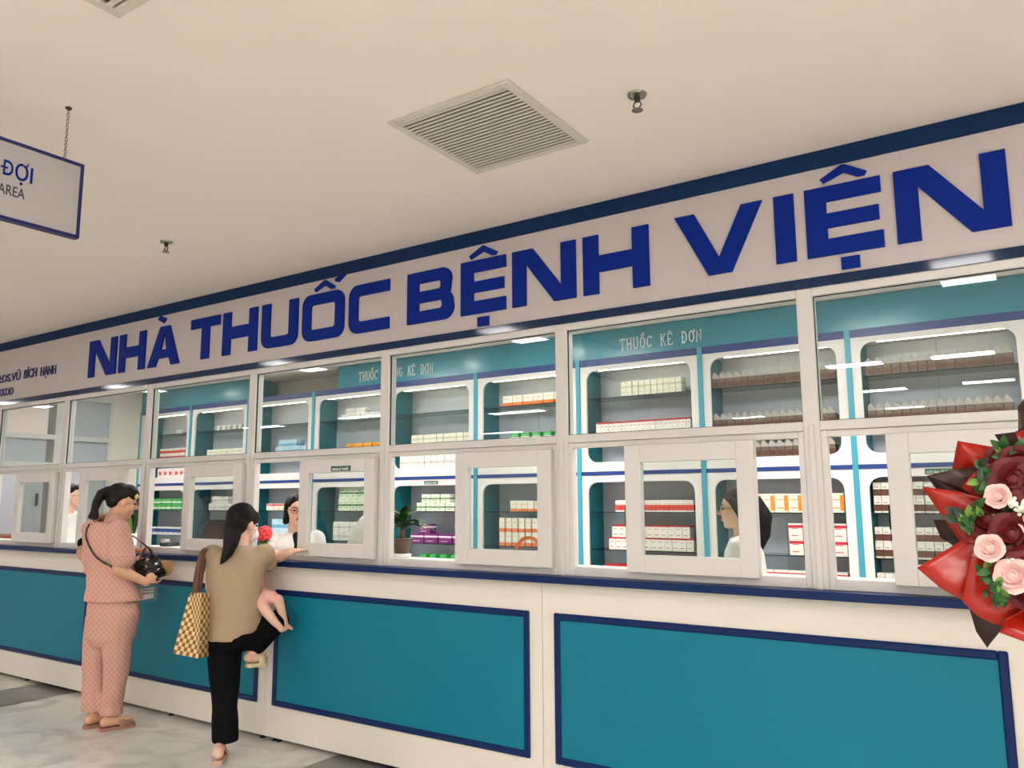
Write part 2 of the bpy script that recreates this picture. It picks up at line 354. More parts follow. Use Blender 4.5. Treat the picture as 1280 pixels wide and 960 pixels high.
# ------------------------------------------------------------------ window bays of the pharmacy front
SASH = {-2: (-1.95, -1.3), -1: (-.715, -.03), 0: (.375, 1.03), 1: (1.815, 2.47), 2: (3.055, 3.714), 3: (4.33, 4.952), 4: (5.372, 6.006), 5: (6.545, 7.2), 6: (7.8, 8.45)}
Wb = 1.25; HW = .0345
def ring(n, x0, x1, z0, z1, w, y0, y1, m, par, wb=None):
    wb = wb or w; bm = bmesh.new()
    for a in ((x0, x0+w, z0, z1), (x1-w, x1, z0, z1), (x0+w, x1-w, z1-w, z1), (x0+w, x1-w, z0, z0+wb)): box(bm, a[0], a[1], y0, y1, a[2], a[3], 0, .003)
    return obj(n, bm, m, par)
for i, k in enumerate(range(-2, 7)):
    a, b = k*Wb, (k+1)*Wb
    w = root('window_%d' % (i+1), (a+Wb/2, .03, 1.107), 'white framed service window bay of the pharmacy with sliding sash', kind='structure')
    bx('mullion', a-HW, a+HW, 0, .07, 1.107, 2.409, 'frame_white', w, .004)
    bx('mullion_bead', a-.012, a+.012, -.008, 0, 1.107, 1.8, 'frame_white', w, .002)
    bx('head_rail', a+HW, b-HW, 0, .07, 2.37, 2.409, 'frame_white', w, .003)
    bx('transom', a+HW, b-HW, 0, .07, 1.777, 1.818, 'frame_white', w, .003)
    ring('gasket', a+HW, b-HW, 1.818, 2.37, .0035, .014, .024, 'gasket', w)
    bx('upper_pane', a+HW, b-HW, .03, .034, 1.818, 2.37, 'pane_glass', w)
    ring('lower_frame', a+HW, b-HW, 1.107, 1.775, .026, .004, .042, 'frame_white', w, .046)
    s0, s1 = SASH[k]
    s = ring('sash', s0, s1, 1.143, 1.747, .083, -.04, .002, 'frame_white', w)
    bx('sash_pane', s0+.083, s1-.083, -.006, -.002, 1.226, 1.664, 'sash_glass', s)
    bx('sash_handle', s0-.008, s0-.0005, -.035, -.01, 1.36, 1.46, 'black_plastic', s, .004)
w = bx('mullion', 7*Wb+.035, 10.0, 0, .07, 1.107, 2.409, 'frame_white'); w.name = 'trim_1'; tag(w, 'plain white infill panel at the end of the windows', kind='structure')
w = bx('trim_2', -2.5-.01, -2.5-HW, 0, .07, 1.107, 2.409, 'frame_white'); tag(w, 'slim white end post of the windows', kind='structure')
# green door plate on a sash
def green_plate(x0, x1, y, z0, z1, label):
    o = root('green_plate', ((x0+x1)/2, y, z0), label, 'sign')
    bx('plate', x0, x1, y-.004, y, z0, z1, 'green_sign', o)
    text_mesh('lettering', 'NƠI RA LẺ THUỐC', x0+.012, x1-.012, z0+.005, z1-.004, y-.0045, 'text_white', o, .002, .01)
p0, p1 = on_y(414, 589, -.042), on_y(438, 582, -.042); green_plate(p0.x, p1.x, -.0405, p1.z-.032, p1.z, 'small green plate with white lettering stuck on a sliding window sash')

# ------------------------------------------------------------------ counter units below
GX = [-2.5, -1.43, .645, 2.757, 4.868, 6.98, 9.4]
PX = [None, (-1.393, .57), (.719, 2.682), (2.831, 4.794), (4.943, 6.906), (7.055, 9.02)]
desc = ['white counter unit at the end of the pharmacy front', 'white counter unit with teal panel, next to woman in pink, by dark floor strip', 'white counter unit with teal panel behind the two women',
        'white counter unit with teal panel touched by the baby feet', 'white counter unit with teal panel below the red bouquet', 'white counter unit with teal panel past the red bouquet']
for i in range(6):
    a, b = GX[i], GX[i+1]
    c = root('counter_unit', ((a+b)/2, .15, FLOOR), desc[i], 'counter', 'counter units along the pharmacy front')
    bx('body', a+.0015, b-.0015, 0, .3, 0.0, 1.072, 'white_lam', c, .002)
    for x in (a+.06, a+.1, (a+b)/2, b-.06):
        bm = bmesh.new(); lathe(bm, (x, .04, FLOOR), [(.018, 0), (.018, .01), (.011, .012), (.011, .031)], 10); obj('foot', bm, 'black_plastic', c)
    bx('toe_board', a+.01, b-.01, .1, .12, FLOOR+.002, .001, 'gasket', c)
    if PX[i]:
        p, q = PX[i]
        bx('teal_panel', p+.03, q-.03, -.004, .002, .227, .89, 'teal_panel', c)
        for (x0, x1, z0, z1) in ((p, p+.034, .197, .92), (q-.034, q, .197, .92), (p+.034, q-.034, .886, .92), (p+.034, q-.034, .197, .231)):
            bm = bmesh.new(); box(bm, x0, x1, -.014, .001, z0, z1, 0, .005); obj('trim', bm, 'navy_trim', c)
tag(bx('counter_ledge', -2.5, 9.4, -.07, .3, 1.072, 1.1065, 'navy_trim', None, .002), 'long navy edged ledge running along under the service windows', 'ledge')
tag(bx('worktop', -2.5, 9.4, .072, .45, 1.107, 1.125, 'white_lam'), 'white inner worktop behind the service windows', 'worktop')

# ------------------------------------------------------------------ medicine cabinets at the back
PITCH = 1.162; SXS = [5.898-PITCH*j for j in range(8, -3, -1)]   # strip centres, left to right
ZA, ZB, ZU, ZL1, ZL2, ZL3 = 2.391, 2.05, 1.815, 1.38, 1.057, .78
cabd = ['next to the window wall, with red boxes above', 'with five small white boxes on its upper shelf', 'with pale blue boxes on its upper and lower shelves', 'with orange boxes on its upper shelf',
        'with purple boxes on its lower shelf', 'with green boxes on its upper shelf', 'under the letters, with a long row of white boxes', 'behind the worker with glasses and long hair', 'with brown boxes in both halves', 'past the red bouquet']
for j in range(10):
    a, b = SXS[j]-.02, SXS[j+1]-.02
    c = root('medicine_cabinet', ((a+b)/2, D+.15, FLOOR), 'white medicine cabinet with rounded openings '+cabd[j], 'cabinet', 'medicine cabinets along the back wall')
    o0, o1 = a+.102, b-.067
    bm = bmesh.new(); plate(bm, [(a+.002, .7), (b-.002, .7), (b-.002, 2.683), (a+.002, 2.683)], [rrect(o0, o1, ZU, 2.641, .09), rrect(o0, o1, .75, 1.64, .09)], D, D+.02); obj('front_panel', bm, 'cab_white', c)
    bx('base', a+.002, b-.002, D, D+.3, FLOOR, .7, 'cab_white', c)
    bx('back_panel', a+.002, (a+b)/2-.001, D+.29, D+.31, .7, 2.7, 'back_grey', c); bx('back_panel', (a+b)/2+.001, b-.002, D+.29, D+.31, .7, 2.7, 'back_grey', c)
    for x in (a+.082, b-.066): bx('side_panel', x, x+.018, D+.02, D+.29, .7, 2.7, 'teal_dark', c)
    bx('top_panel', a+.002, b-.002, D+.02, D+.29, 2.66, 2.683, 'cab_white', c)
    bx('middle_panel', a+.1, b-.067, D+.02, D+.29, 1.66, ZU-.002, 'cab_white', c)
    bx('navy_line', a+.041, b-.001, D-.006, D, 1.7, 1.733, 'navy_line', c)
    bx('navy_line', a+.041, b-.001, D-.006, D+.02, 2.683, 2.744, 'navy_line', c)
    bx('divider_strip', a+.001, a+.041, D-.015, D, .0, 2.744, 'teal_strip', c)
    for z in (ZA, ZB, ZL1, ZL2): bx('glass_shelf', a+.101, b-.068, D+.025, D+.285, z-.008, z, 'shelf_glass', c)
    bx('led_strip', a+.22, b-.1, D+.021, D+.03, 2.636, 2.652, 'led_strip', c)
def fascia(x0, x1, words, label):
    f = root('fascia_panel', ((x0+x1)/2, D, 2.744), label, 'panel')
    bx('board', x0, x1, D, 3.17, 2.7445, CEIL_IN-.004, 'teal_fascia', f)
    for t, a, b, z0, z1 in words: stroke_text(t, a, b, z0, z1, D-.003, f)
# thin serif letters for the fascia
G = {'T': [[(0, 1), (1, 1)], [(.5, 0), (.5, 1)], [(0, 1), (0, .84)], [(1, 1), (1, .84)], [(.3, 0), (.7, 0)]],
     'H': [[(.12, 0), (.12, 1)], [(.88, 0), (.88, 1)], [(.12, .5), (.88, .5)], [(0, 0), (.28, 0)], [(.72, 0), (1, 0)], [(0, 1), (.28, 1)], [(.72, 1), (1, 1)]],
     'U': [[(.12, 1), (.12, .25), (.3, .02), (.7, .02), (.88, .25), (.88, 1)], [(0, 1), (.28, 1)], [(.72, 1), (1, 1)]],
     'O': [[(.5, 1), (.18, .85), (.05, .5), (.18, .15), (.5, 0), (.82, .15), (.95, .5), (.82, .85), (.5, 1)]],
     'C': [[(.92, .8), (.5, 1), (.18, .85), (.05, .5), (.18, .15), (.5, 0), (.92, .2)], [(.92, 1), (.92, .75)]],
     'K': [[(.15, 0), (.15, 1)], [(.15, .45), (.88, 1)], [(.38, .62), (.9, 0)], [(0, 0), (.3, 0)], [(0, 1), (.3, 1)], [(.7, 1), (1, 1)], [(.72, 0), (1, 0)]],
     'E': [[(.12, 0), (.12, 1)], [(0, 1), (.9, 1), (.9, .82)], [(.12, .5), (.65, .5)], [(0, 0), (.95, 0), (.95, .2)]],
     'D': [[(.15, 0), (.15, 1)], [(0, 1), (.5, 1), (.88, .75), (.93, .5), (.88, .25), (.5, 0), (0, 0)]],
     'N': [[(.12, 0), (.12, 1), (.88, 0), (.88, 1)], [(0, 0), (.28, 0)], [(.72, 1), (1, 1)]],
     'G': [[(.92, .8), (.5, 1), (.18, .85), (.05, .5), (.18, .15), (.5, 0), (.88, .15), (.88, .45), (.6, .45)]],
     '^': [[(.2, 1.1), (.5, 1.28), (.8, 1.1)]], "'": [[(.6, 1.22), (.85, 1.42)]], '+': [[(.88, .8), (1.05, .95), (1.02, 1.1)]], '-': [[(-.05, .5), (.45, .5)]]}
def stroke_text(t, x0, x1, z0, z1, y, par):
    slots = []; marks = {'Ố': "O^'", 'Ê': 'E^', 'Đ': 'D-', 'Ơ': 'O+', 'Ô': 'O^'}
    n = len(t); cw = (x1-x0)/n; h = (z1-z0)
    for i, ch in enumerate(t):
        if ch == ' ': continue
        bm = bmesh.new()
        for g in marks.get(ch, ch):
            for ln in G[g]:
                tube(bm, [(x0+(i+.12+u*.72)*cw, y, z0+v*h) for u, v in ln], .0055, 5)
        obj('letter', bm, 'text_white', par)
fascia(SXS[0]-.02, -1.07, [], 'short teal fascia above the cabinets beside the window wall')
fascia(.47, 9.3, [('THUỐC KHÔNG KÊ ĐƠN', .79, 1.87, 2.80, 2.90), ('THUỐC KÊ ĐƠN', 4.0, 4.77, 2.80, 2.895)], 'long teal fascia above the cabinets with white serif lettering')
p0 = on_y(539, 602, D); green_plate(p0.x-.09, p0.x+.09, D-.001, 1.652, 1.684, 'small green plate above the shelf of purple boxes')
p0 = on_y(1176, 588, D); green_plate(p0.x-.1, p0.x+.12, D-.001, 1.652, 1.69, 'small green plate above the shelves of brown boxes')

# ------------------------------------------------------------------ medicine boxes
def box_style(name, body, band, z0, z1, x0=0., x1=1., top=None):
    mat('bb_'+name, body, .55, var=.03); mat('bd_'+name, band, .5, var=.05)
    return (name, z0, z1, x0, x1)
ST = {}
for s in (('red', (238, 232, 226), (216, 66, 56), .15, .6), ('white', (232, 230, 224), (196, 196, 190), .35, .55), ('cream', (236, 232, 214), (208, 200, 170), .55, .7), ('blue', (196, 224, 238), (110, 180, 220), .1, .45),
          ('orange', (238, 168, 60), (226, 140, 40), .3, .6), ('orangewhite', (240, 236, 224), (230, 120, 40), 0, .32), ('green', (60, 168, 84), (230, 240, 226), .3, .5), ('greenpale', (226, 236, 216), (60, 120, 70), .4, .55),
          ('purple', (112, 36, 110), (228, 210, 226), .62, .8), ('navy', (234, 234, 232), (36, 70, 140), .35, .8), ('brown', (228, 224, 218), (92, 52, 36), .12, .55), ('dark', (104, 90, 82), (176, 172, 166), .78, 1.),
          ('crimson', (238, 232, 224), (200, 40, 60), .72, .9), ('redtop', (236, 232, 226), (190, 30, 40), .88, 1.), ('tallorange', (236, 230, 220), (232, 130, 80), 0, .25), ('sunset', (238, 234, 214), (240, 140, 40), .1, .9, .72, 1.), ('redmark', (242, 236, 232), (214, 84, 80), .3, .6, .25, .8)):
    ST[s[0]] = box_style(*s)
PROTO = {}
def med_mesh(st, w, h, d):
    key = (st, round(w, 3), round(h, 3), round(d, 3))
    if key in PROTO: return PROTO[key]
    n, z0, z1, x0, x1 = ST[st]; bm = bmesh.new()
    box(bm, -w/2, w/2, -d/2, d/2, 0, h, 0, min(.002, w*.04))
    e = .0008
    box(bm, -w/2+w*x0-e*(x0 == 0), -w/2+w*x1+e*(x1 == 1), -d/2-e, d/2+e if x0 == 0 else -d/2+.002, h*z0+.0002, h*z1+(e if z1 == 1 else 0), 1)
    for zz in ((.22, .27), (.66, .7)) if h > .07 else ((.7, .76),): box(bm, -w*.32, w*.2, -d/2-.0014, -d/2+.001, h*zz[0], h*zz[1], 1)
    me = bpy.data.meshes.new('medicine_box'); bmesh.ops.recalc_face_normals(bm, faces=bm.faces[:]); bm.to_mesh(me); bm.free()
    me.materials.append(MATS['bb_'+n]); me.materials.append(MATS['bd_'+n]); PROTO[key] = me; return me
STUFF = []
def row(px0, px1, pyref, zs, n, h, st, label, tiers=1, d=.1, yoff=.1, stuff=False, topn=None, gap=.94):
    x0, x1 = on_y(px0, pyref, D+yoff-.04).x, on_y(px1, pyref, D+yoff-.04).x
    w = (x1-x0)/n; z = zs
    for t in range(tiers):
        cnt = n if (t == 0 or topn is None) else topn
        off = 0 if cnt == n else w*.5
        for i in range(cnt):
            o = bpy.data.objects.new('medicine_box', med_mesh(st, w*gap, h, d)); COL.objects.link(o)
            o.location = (x0+off+(i+.5)*w, D+yoff+random.uniform(-.006, .006), z+.0005); o.rotation_euler.z = random.uniform(-.03, .03) if gap < .95 else 0
            if stuff: STUFF.append(o)
            else: tag(o, label+('' if tiers == 1 else (', bottom layer', ', top layer')[t]), 'box', label)
        z += h+.0008
# upper halves
row(201, 232, 565, ZB, 7, .075, 'red', 'red and white medicine box in the double row near the window wall', 2, stuff=True)
row(221, 229, 540, ZA, 1, .05, 'white', 'single small white box on the upper shelf above the red boxes')
row(197, 231, 598, ZU, 5, .12, 'redmark', 'white box with red print under the red boxes', stuff=True)
row(270, 304, 535, ZA, 5, .06, 'white', 'small white box spaced along the upper shelf', gap=.6, stuff=True)
row(259, 306, 562, ZB, 7, .1, 'cream', 'cream box below the five small spaced white boxes', stuff=True)
row(345, 384, 556, ZB, 5, .08, 'blue', 'pale blue box stacked on the upper cabinet shelf', 2, topn=3, gap=.9, stuff=True)
row(427, 476, 516, ZA, 4, .06, 'white', 'flat white box stacked above the orange boxes', 2, topn=2)
row(433, 477, 553, ZB, 4, .07, 'orange', 'orange box on the shelf below the flat white boxes', gap=.9)
row(515, 588, 547, ZB, 9, .115, 'cream', 'tall cream box in the upright row left of the green boxes')
row(500, 582, 575, ZU, 10, .14, 'white', 'tall white box in the row above the navy line over the purple boxes')
row(629, 707, 500, ZA, 6, .1, 'orangewhite', 'white and orange box on the upper shelf above the green boxes', gap=.92)
row(637, 706, 540, ZB, 5, .075, 'green', 'green box on the upper cabinet shelf', gap=.72)
row(776, 853, 487, ZA, 10, .13, 'cream', 'slim cream box in the short row under the prescription lettering', gap=.9)
row(746, 864, 532, ZB, 22, .12, 'redtop', 'slim white box with red top in the long close row', gap=.97, stuff=True)
def flap_row(px0, px1, pyref, zs, n, label):
    x0, x1 = on_y(px0, pyref, D+.06).x, on_y(px1, pyref, D+.06).x; w = (x1-x0)/n
    bm = bmesh.new(); box(bm, -w*.47, w*.47, -.06, .06, 0, .08, 0, .002); box(bm, -w*.4, w*.4, -.0606, .02, .012, .05, 1)
    a = [bm.verts.new(q) for q in ((-w*.47, -.06, .08), (w*.47, -.06, .08), (w*.47, -.062, .1), (-w*.1, -.075, .135), (-w*.47, -.062, .11))]
    b = [bm.verts.new((v.co.x, v.co.y+.003, v.co.z)) for v in a]
    bm.faces.new(a).material_index = 2; bm.faces.new(b[::-1]).material_index = 2
    for k in range(5): bm.faces.new((a[k], a[(k+1) % 5], b[(k+1) % 5], b[k])).material_index = 2
    me = bpy.data.meshes.new('medicine_box'); bmesh.ops.recalc_face_normals(bm, faces=bm.faces[:]); bm.to_mesh(me); bm.free()
    for q in ('bb_dark', 'bd_brown', 'bd_dark'): me.materials.append(MATS[q])
    for i in range(n):
        o = bpy.data.objects.new('medicine_box', me); COL.objects.link(o); o.location = (x0+(i+.5)*w, D+.1, zs+.0005); tag(o, label, 'box', label)
flap_row(891, 1046, 475, ZA, 16, 'brown box with raised white flap on the top shelf beside the prescription lettering')
flap_row(893, 1046, 522, ZB, 16, 'brown box with raised white flap on the second shelf behind the long haired worker')
flap_row(895, 1046, 570, ZU, 15, 'grey box with raised white flap just above the navy line')
flap_row(1082, 1268, 455, ZA, 16, 'brown box with raised white flap on the top shelf above the red bouquet')
flap_row(1085, 1268, 510, ZB, 16, 'brown box with raised white flap on the second shelf above the red bouquet')
# lower halves
row(191, 228, 630, ZL1, 6, .075, 'green', 'bright green box in the double row of the lower cabinet', 2, stuff=True)
row(190, 227, 664, ZL2, 6, .1, 'navy', 'white box with navy mark below the bright green boxes', stuff=True)
row(262, 297, 630, ZL1, 5, .085, 'white', 'white box on the lower shelf behind the sliding sash', 2, topn=3, stuff=True)
row(255, 290, 668, ZL2, 5, .09, 'white', 'white box on the shelf behind the grey chair', 2, topn=2, stuff=True)
row(334, 360, 632, ZL1, 4, .08, 'crimson', 'white and red box on the shelf behind the coral flowers', stuff=True)
row(340, 372, 662, ZL2, 4, .11, 'blue', 'pale blue box stacked behind the worker with bobbed hair', 2, stuff=True)
row(424, 470, 626, ZL1, 6, .13, 'greenpale', 'tall pale green box in the double row behind the sash with green plate', 2, stuff=True)
row(417, 452, 668, ZL2, 5, .1, 'white', 'white box behind the bending worker', 2, stuff=True)
row(521, 582, 630, ZL1, 5, .085, 'greenpale', 'pale box with thin green mark stacked above the purple boxes', 2, topn=3, gap=.88)
row(514, 584, 672, ZL2, 4, .095, 'purple', 'purple box stacked behind the potted plant', 2, topn=1, gap=.9)
row(523, 575, 690, ZL3, 4, .17, 'green', 'green and white box below the purple boxes', gap=.6)
row(638, 700, 632, ZL1, 8, .1, 'tallorange', 'cream box with orange foot on the upper row above the orange ring', gap=.9)
row(624, 700, 665, ZL2, 9, .13, 'tallorange', 'tall cream bottle box with orange foot behind the orange ring', 2, gap=.78)
row(770, 868, 632, ZL1, 13, .1, 'red', 'white box with red band in the single row right of the narrow teal strip', gap=.95)
row(762, 868, 680, ZL2, 12, .105, 'redtop', 'white box with dark red top on the shelf behind the wide sash', 2, topn=11, gap=.97)
row(757, 868, 705, ZL3, 14, .15, 'redtop', 'white box with dark red top on the lowest shelf in view', gap=.85)
row(936, 1056, 632, ZL1, 7, .145, 'sunset', 'cream box with orange side stripe behind the long haired worker', gap=.96)
row(987, 1060, 680, ZL2, 4, .12, 'crimson', 'white box with crimson swoosh band stacked two high', 2, gap=.95)
row(950, 1060, 712, ZL3, 6, .16, 'crimson', 'white box with crimson swoosh band on the lowest shelf', gap=.95)
row(1092, 1213, 626, ZL1, 11, .11, 'brown', 'white and brown box in the upper double row behind the red bouquet', 2, gap=.93)
row(1094, 1213, 680, ZL2, 11, .11, 'brown', 'white and brown box in the lower double row behind the red bouquet', 2, gap=.93)
row(1096, 1213, 716, ZL3, 11, .17, 'brown', 'white and brown box on the lowest shelf behind the red bouquet', gap=.93)

# the many small far boxes: one object
bm = bmesh.new(); mats = []
for o in STUFF:
    base = []
    for m_ in o.data.materials:
        if m_ not in mats: mats.append(m_)
        base.append(mats.index(m_))
    t = o.data.copy(); t.transform(Matrix.LocRotScale(o.location, o.rotation_euler, None))
    for p_ in t.polygons: p_.material_index = base[p_.material_index]
    bm.from_mesh(t); bpy.data.meshes.remove(t); bpy.data.objects.remove(o)
me = bpy.data.meshes.new('medicine_boxes'); bm.to_mesh(me); bm.free()
for m_ in mats: me.materials.append(m_)
tag(put('medicine_boxes', me), 'many small medicine boxes on the far cabinet shelves', 'boxes', kind='stuff')

# ------------------------------------------------------------------ lamps, vents, sprinklers, hanging sign
def lamp(x, y, sx, sy, z, label, group, m='led_white'):
    o = root('ceiling_light', (x, y, z-.02), label, 'light', group)
    ring_xy(o, x, y, sx, sy, z); bx('diffuser', x-sx/2, x+sx/2, y-sy/2, y+sy/2, z-.012, z-.004, m, o)
def ring_xy(o, x, y, sx, sy, z):
    bm = bmesh.new(); t = .015
    for a in ((x-sx/2-t, x-sx/2, y-sy/2-t, y+sy/2+t), (x+sx/2, x+sx/2+t, y-sy/2-t, y+sy/2+t), (x-sx/2, x+sx/2, y-sy/2-t, y-sy/2), (x-sx/2, x+sx/2, y+sy/2, y+sy/2+t)): box(bm, a[0], a[1], a[2], a[3], z-.016, z)
    obj('frame', bm, 'frame_white', o)
for x in (-6.3, -3.2, 0.0, 3.02, 6.72, 9.9): lamp(x, -2.5, .34, .68, CEIL, 'rectangular white ceiling light panel in the row along the pharmacy', 'hall light panels near the sign', 'led_near')
for x, y in ((5.3, -6.15), (6.4, -6.15), (5.2, -8.7), (6.5, -8.6), (5.1, -11.35), (-.63, -8.0), (-3.3, -6.95), (-6.4, -7.2), (2.4, -11.4), (-3.3, -11.4)):
    lamp(x, y, .6 if x > 0 else 1.1, .3, CEIL, 'flat white ceiling light panel deep in the waiting hall', 'hall light panels far from the sign')
for x in (7.9, 10.2, 12.2):  # unseen lamp grid, added to brighten the floor and, by bounce, the ceiling
    for y in (-4.2, -6.4, -8.6, -10.8): lamp(x, y, .6, .6, CEIL, 'added square white light panel out of view, brightening the hall', 'added hall light panels out of view')
for x in (-1.6, .9, 3.4, 5.9, 8.2): lamp(x, 1.25, .6, .6, CEIL_IN, 'square white light panel inside the pharmacy', 'pharmacy light panels', 'led_in')
for x in (-2.35, 1.85, 3.2):
    o = root('downlight', (x, 2.05, CEIL_IN-.02), 'small round downlight in front of the teal fascia', 'light', 'pharmacy downlights')
    bm = bmesh.new(); lathe(bm, (x, 2.05, CEIL_IN-.015), [(.075, 0), (.075, .014)]); obj('trim_ring', bm, 'frame_white', o)
    bm = bmesh.new(); lathe(bm, (x, 2.05, CEIL_IN-.018), [(.06, 0), (.06, .004)]); obj('diffuser', bm, 'led_down', o)
def vent(x0, x1, y0, y1, label, n):
    o = root('ceiling_vent', ((x0+x1)/2, (y0+y1)/2, CEIL-.02), label, 'vent'); t = .036
    bm = bmesh.new()
    for a in ((x0, x0+t, y0, y1), (x1-t, x1, y0, y1), (x0+t, x1-t, y0, y0+t), (x0+t, x1-t, y1-t, y1)): box(bm, a[0], a[1], a[2], a[3], CEIL-.012, CEIL, 0, .002)
    obj('frame', bm, 'vent_grey', o)
    bx('backing', x0+t, x1-t, y0+t, y1-t, CEIL-.002, CEIL-.0005, 'vent_dark', o)
    p = (y1-y0-2*t)/n
    for i in range(n):
        y = y0+t+(i+.5)*p; bm = bmesh.new(); box(bm, x0+t, x1-t, y-p*.36, y+p*.2, CEIL-.011, CEIL-.0085)
        obj('slat', bm, 'vent_grey', o)
vent(4.953, 5.553, -1.3, -.68, 'square white louvred air vent in the ceiling above the sign', 22)
vent(4.745, 5.345, -2.94, -2.325, 'louvred air vent in the ceiling beside the hanging waiting sign', 16)
def sprinkler(x, y, label):
    o = root('sprinkler', (x, y, CEIL-.07), label, 'sprinkler', 'ceiling sprinklers')
    bm = bmesh.new(); lathe(bm, (x, y, CEIL-.012), [(.012, 0), (.035, .004), (.038, .012)], 18); obj('escutcheon', bm, 'metal', o)
    bm = bmesh.new(); lathe(bm, (x, y, CEIL-.03), [(.009, 0), (.012, .01), (.012, .02)], 12)
    for s in (-1, 1): tube(bm, [(x+s*.008, y, CEIL-.028), (x+s*.017, y, CEIL-.045), (x+s*.004, y, CEIL-.062)], .003, 6)
    obj('frame_arms', bm, 'dark_metal', o)
    bm = bmesh.new(); lathe(bm, (x, y, CEIL-.066), [(.022, 0), (.022, .002)], 16); obj('deflector', bm, 'metal', o)
sprinkler(5.896, -.923, 'chrome sprinkler head on the ceiling beside the square vent'); sprinkler(2.817, -.912, 'chrome sprinkler head on the ceiling near the hanging sign')
hx = 4.0; hs = root('hanging_sign', (hx, -2.6, 2.51), 'grey hanging waiting area sign with navy border', 'sign')
bx('board', hx-.012, hx+.012, -3.2, -2.04, 2.518, 2.802, 'sign_grey', hs)
for a in ((-3.21, -2.03, 2.508, 2.52), (-3.21, -2.03, 2.80, 2.812), (-2.042, -2.03, 2.52, 2.80), (-3.21, -3.198, 2.52, 2.80)): bx('border', hx-.016, hx+.016, a[0], a[1], a[2], a[3], 'sign_border', hs)
text_mesh('lettering', 'D', -2.318, -2.284, 2.674, 2.732, hx+.0125, 'letter_blue', hs, .003, .012, axis='y')
bx('lettering', hx+.011, hx+.0145, -2.326, -2.303, 2.699, 2.706, 'letter_blue', hs)
text_mesh('lettering', 'ỢI', -2.277, -2.216, 2.652, 2.742, hx+.0125, 'letter_blue', hs, .003, .012, axis='y')
text_mesh('lettering', 'AREA', -2.33, -2.238, 2.602, 2.64, hx+.0125, 'print_dark', hs, .002, 0, axis='y')
for y in (-2.1, -3.1):
    bm = bmesh.new(); z = 2.815; k = 0
    while z < CEIL-.014:
        pts = [(hx+(.005*math.cos(t) if k % 2 else 0), y+(0 if k % 2 else .005*math.cos(t)), z+.006+.008*math.sin(t)) for t in [2*math.pi*i/8 for i in range(8)]]
        tube(bm, pts, .0016, 5, True); z += .0125; k += 1
    obj('chain', bm, 'metal', hs)
    bm = bmesh.new(); lathe(bm, (hx, y, CEIL-.012), [(.004, 0), (.012, .006), (.012, .012)], 12); obj('ceiling_hook', bm, 'dark_metal', hs)

# ------------------------------------------------------------------ figures
class Blob:
    def __init__(s): s.bm = bmesh.new()
    def cap(s, a, ra, b, rb, n=14):
        a, b = Vector(a), Vector(b); t = (b-a); L = t.length
        t = t/L if L > 1e-6 else Vector((0, 0, 1)); pts = []; rs = []
        for i in range(4): th = math.pi/2*(i/4); pts.append(a-t*ra*math.cos(th)); rs.append(max(.001, ra*math.sin(th)))
        pts.append(a); rs.append(ra); pts.append(b); rs.append(rb)
        for i in range(1, 5): th = math.pi/2*(i/4); pts.append(b+t*rb*math.sin(th)); rs.append(max(.001, rb*math.cos(th)))
        tube(s.bm, pts, rs, n)
    def chain(s, L):
        for (a, ra), (b, rb) in zip(L, L[1:]): s.cap(a, ra, b, rb)
    def ell(s, c, r, ax=None):
        c = Vector(c); ax = ax or (Vector((1, 0, 0)), Vector((0, 1, 0)), Vector((0, 0, 1)))
        m = Matrix((ax[0]*r[0], ax[1]*r[1], ax[2]*r[2])).transposed().to_4x4(); m.translation = c
        bmesh.ops.create_uvsphere(s.bm, u_segments=18, v_segments=12, radius=1, matrix=m)
    def loft(s, rings, n=24):
        R = []
        for c, a, b, w in rings:
            c = Vector(c); w = Vector(w).normalized(); q = Vector((-w.y, w.x, 0))
            R.append([s.bm.verts.new(c+w*a*math.cos(2*math.pi*k/n)+q*b*math.sin(2*math.pi*k/n)) for k in range(n)])
        for A, B in zip(R, R[1:]):
            for k in range(n): s.bm.faces.new((A[k], A[(k+1) % n], B[(k+1) % n], B[k]))
        s.bm.faces.new(R[0][::-1]); s.bm.faces.new(R[-1])
    def build(s, name, m, parent, vox=.008, sm=4, wr=0, seed=0):
        bmesh.ops.recalc_face_normals(s.bm, faces=s.bm.faces[:])
        me = bpy.data.meshes.new('tmp'); s.bm.to_mesh(me); s.bm.free()
        o = bpy.data.objects.new('tmp', me); COL.objects.link(o)
        r = o.modifiers.new('r', 'REMESH'); r.mode = 'VOXEL'; r.voxel_size = vox; r.adaptivity = 0
        k = o.modifiers.new('s', 'SMOOTH'); k.iterations = sm; k.factor = .5
        bpy.context.view_layer.update()
        out = bpy.data.meshes.new_from_object(o.evaluated_get(bpy.context.evaluated_depsgraph_get()))
        bpy.data.objects.remove(o); bpy.data.meshes.remove(me)
        if wr:
            nn = [v.normal.copy() for v in out.vertices]
            for v, q in zip(out.vertices, nn):
                p = v.co; v.co = p+q*wr*(noise.noise(Vector((p.x*9+seed, p.y*9, p.z*5)))+.6*noise.noise(Vector((p.x*22+seed, p.y*22, p.z*9))))
        out.materials.clear(); out.materials.append(MATS[m]); out.name = name
        for p in out.polygons: p.use_smooth = True
        return put(name, out, parent)
class Fig:
    """figure standing at (x, y): pt() gives a point on the upright plane facing the viewer, moved dep metres away"""
    def __init__(s, x, y):
        s.b = Vector((x, y, 0)); s.dv = Vector((x-CAM.x, y-CAM.y, 0)).normalized(); s.rv = Vector((s.dv.y, -s.dv.x, 0))
    def pt(s, px, py, dep=0):
        d = ray(px, py); o = s.b+s.dv*dep; return CAM+d*((o-CAM).dot(s.dv)/d.dot(s.dv))
def axes(F, tilt=0):
    F = Vector(F).normalized(); S = F.cross(Vector((0, 0, 1))).normalized(); U = S.cross(F).normalized()
    return S, F, U
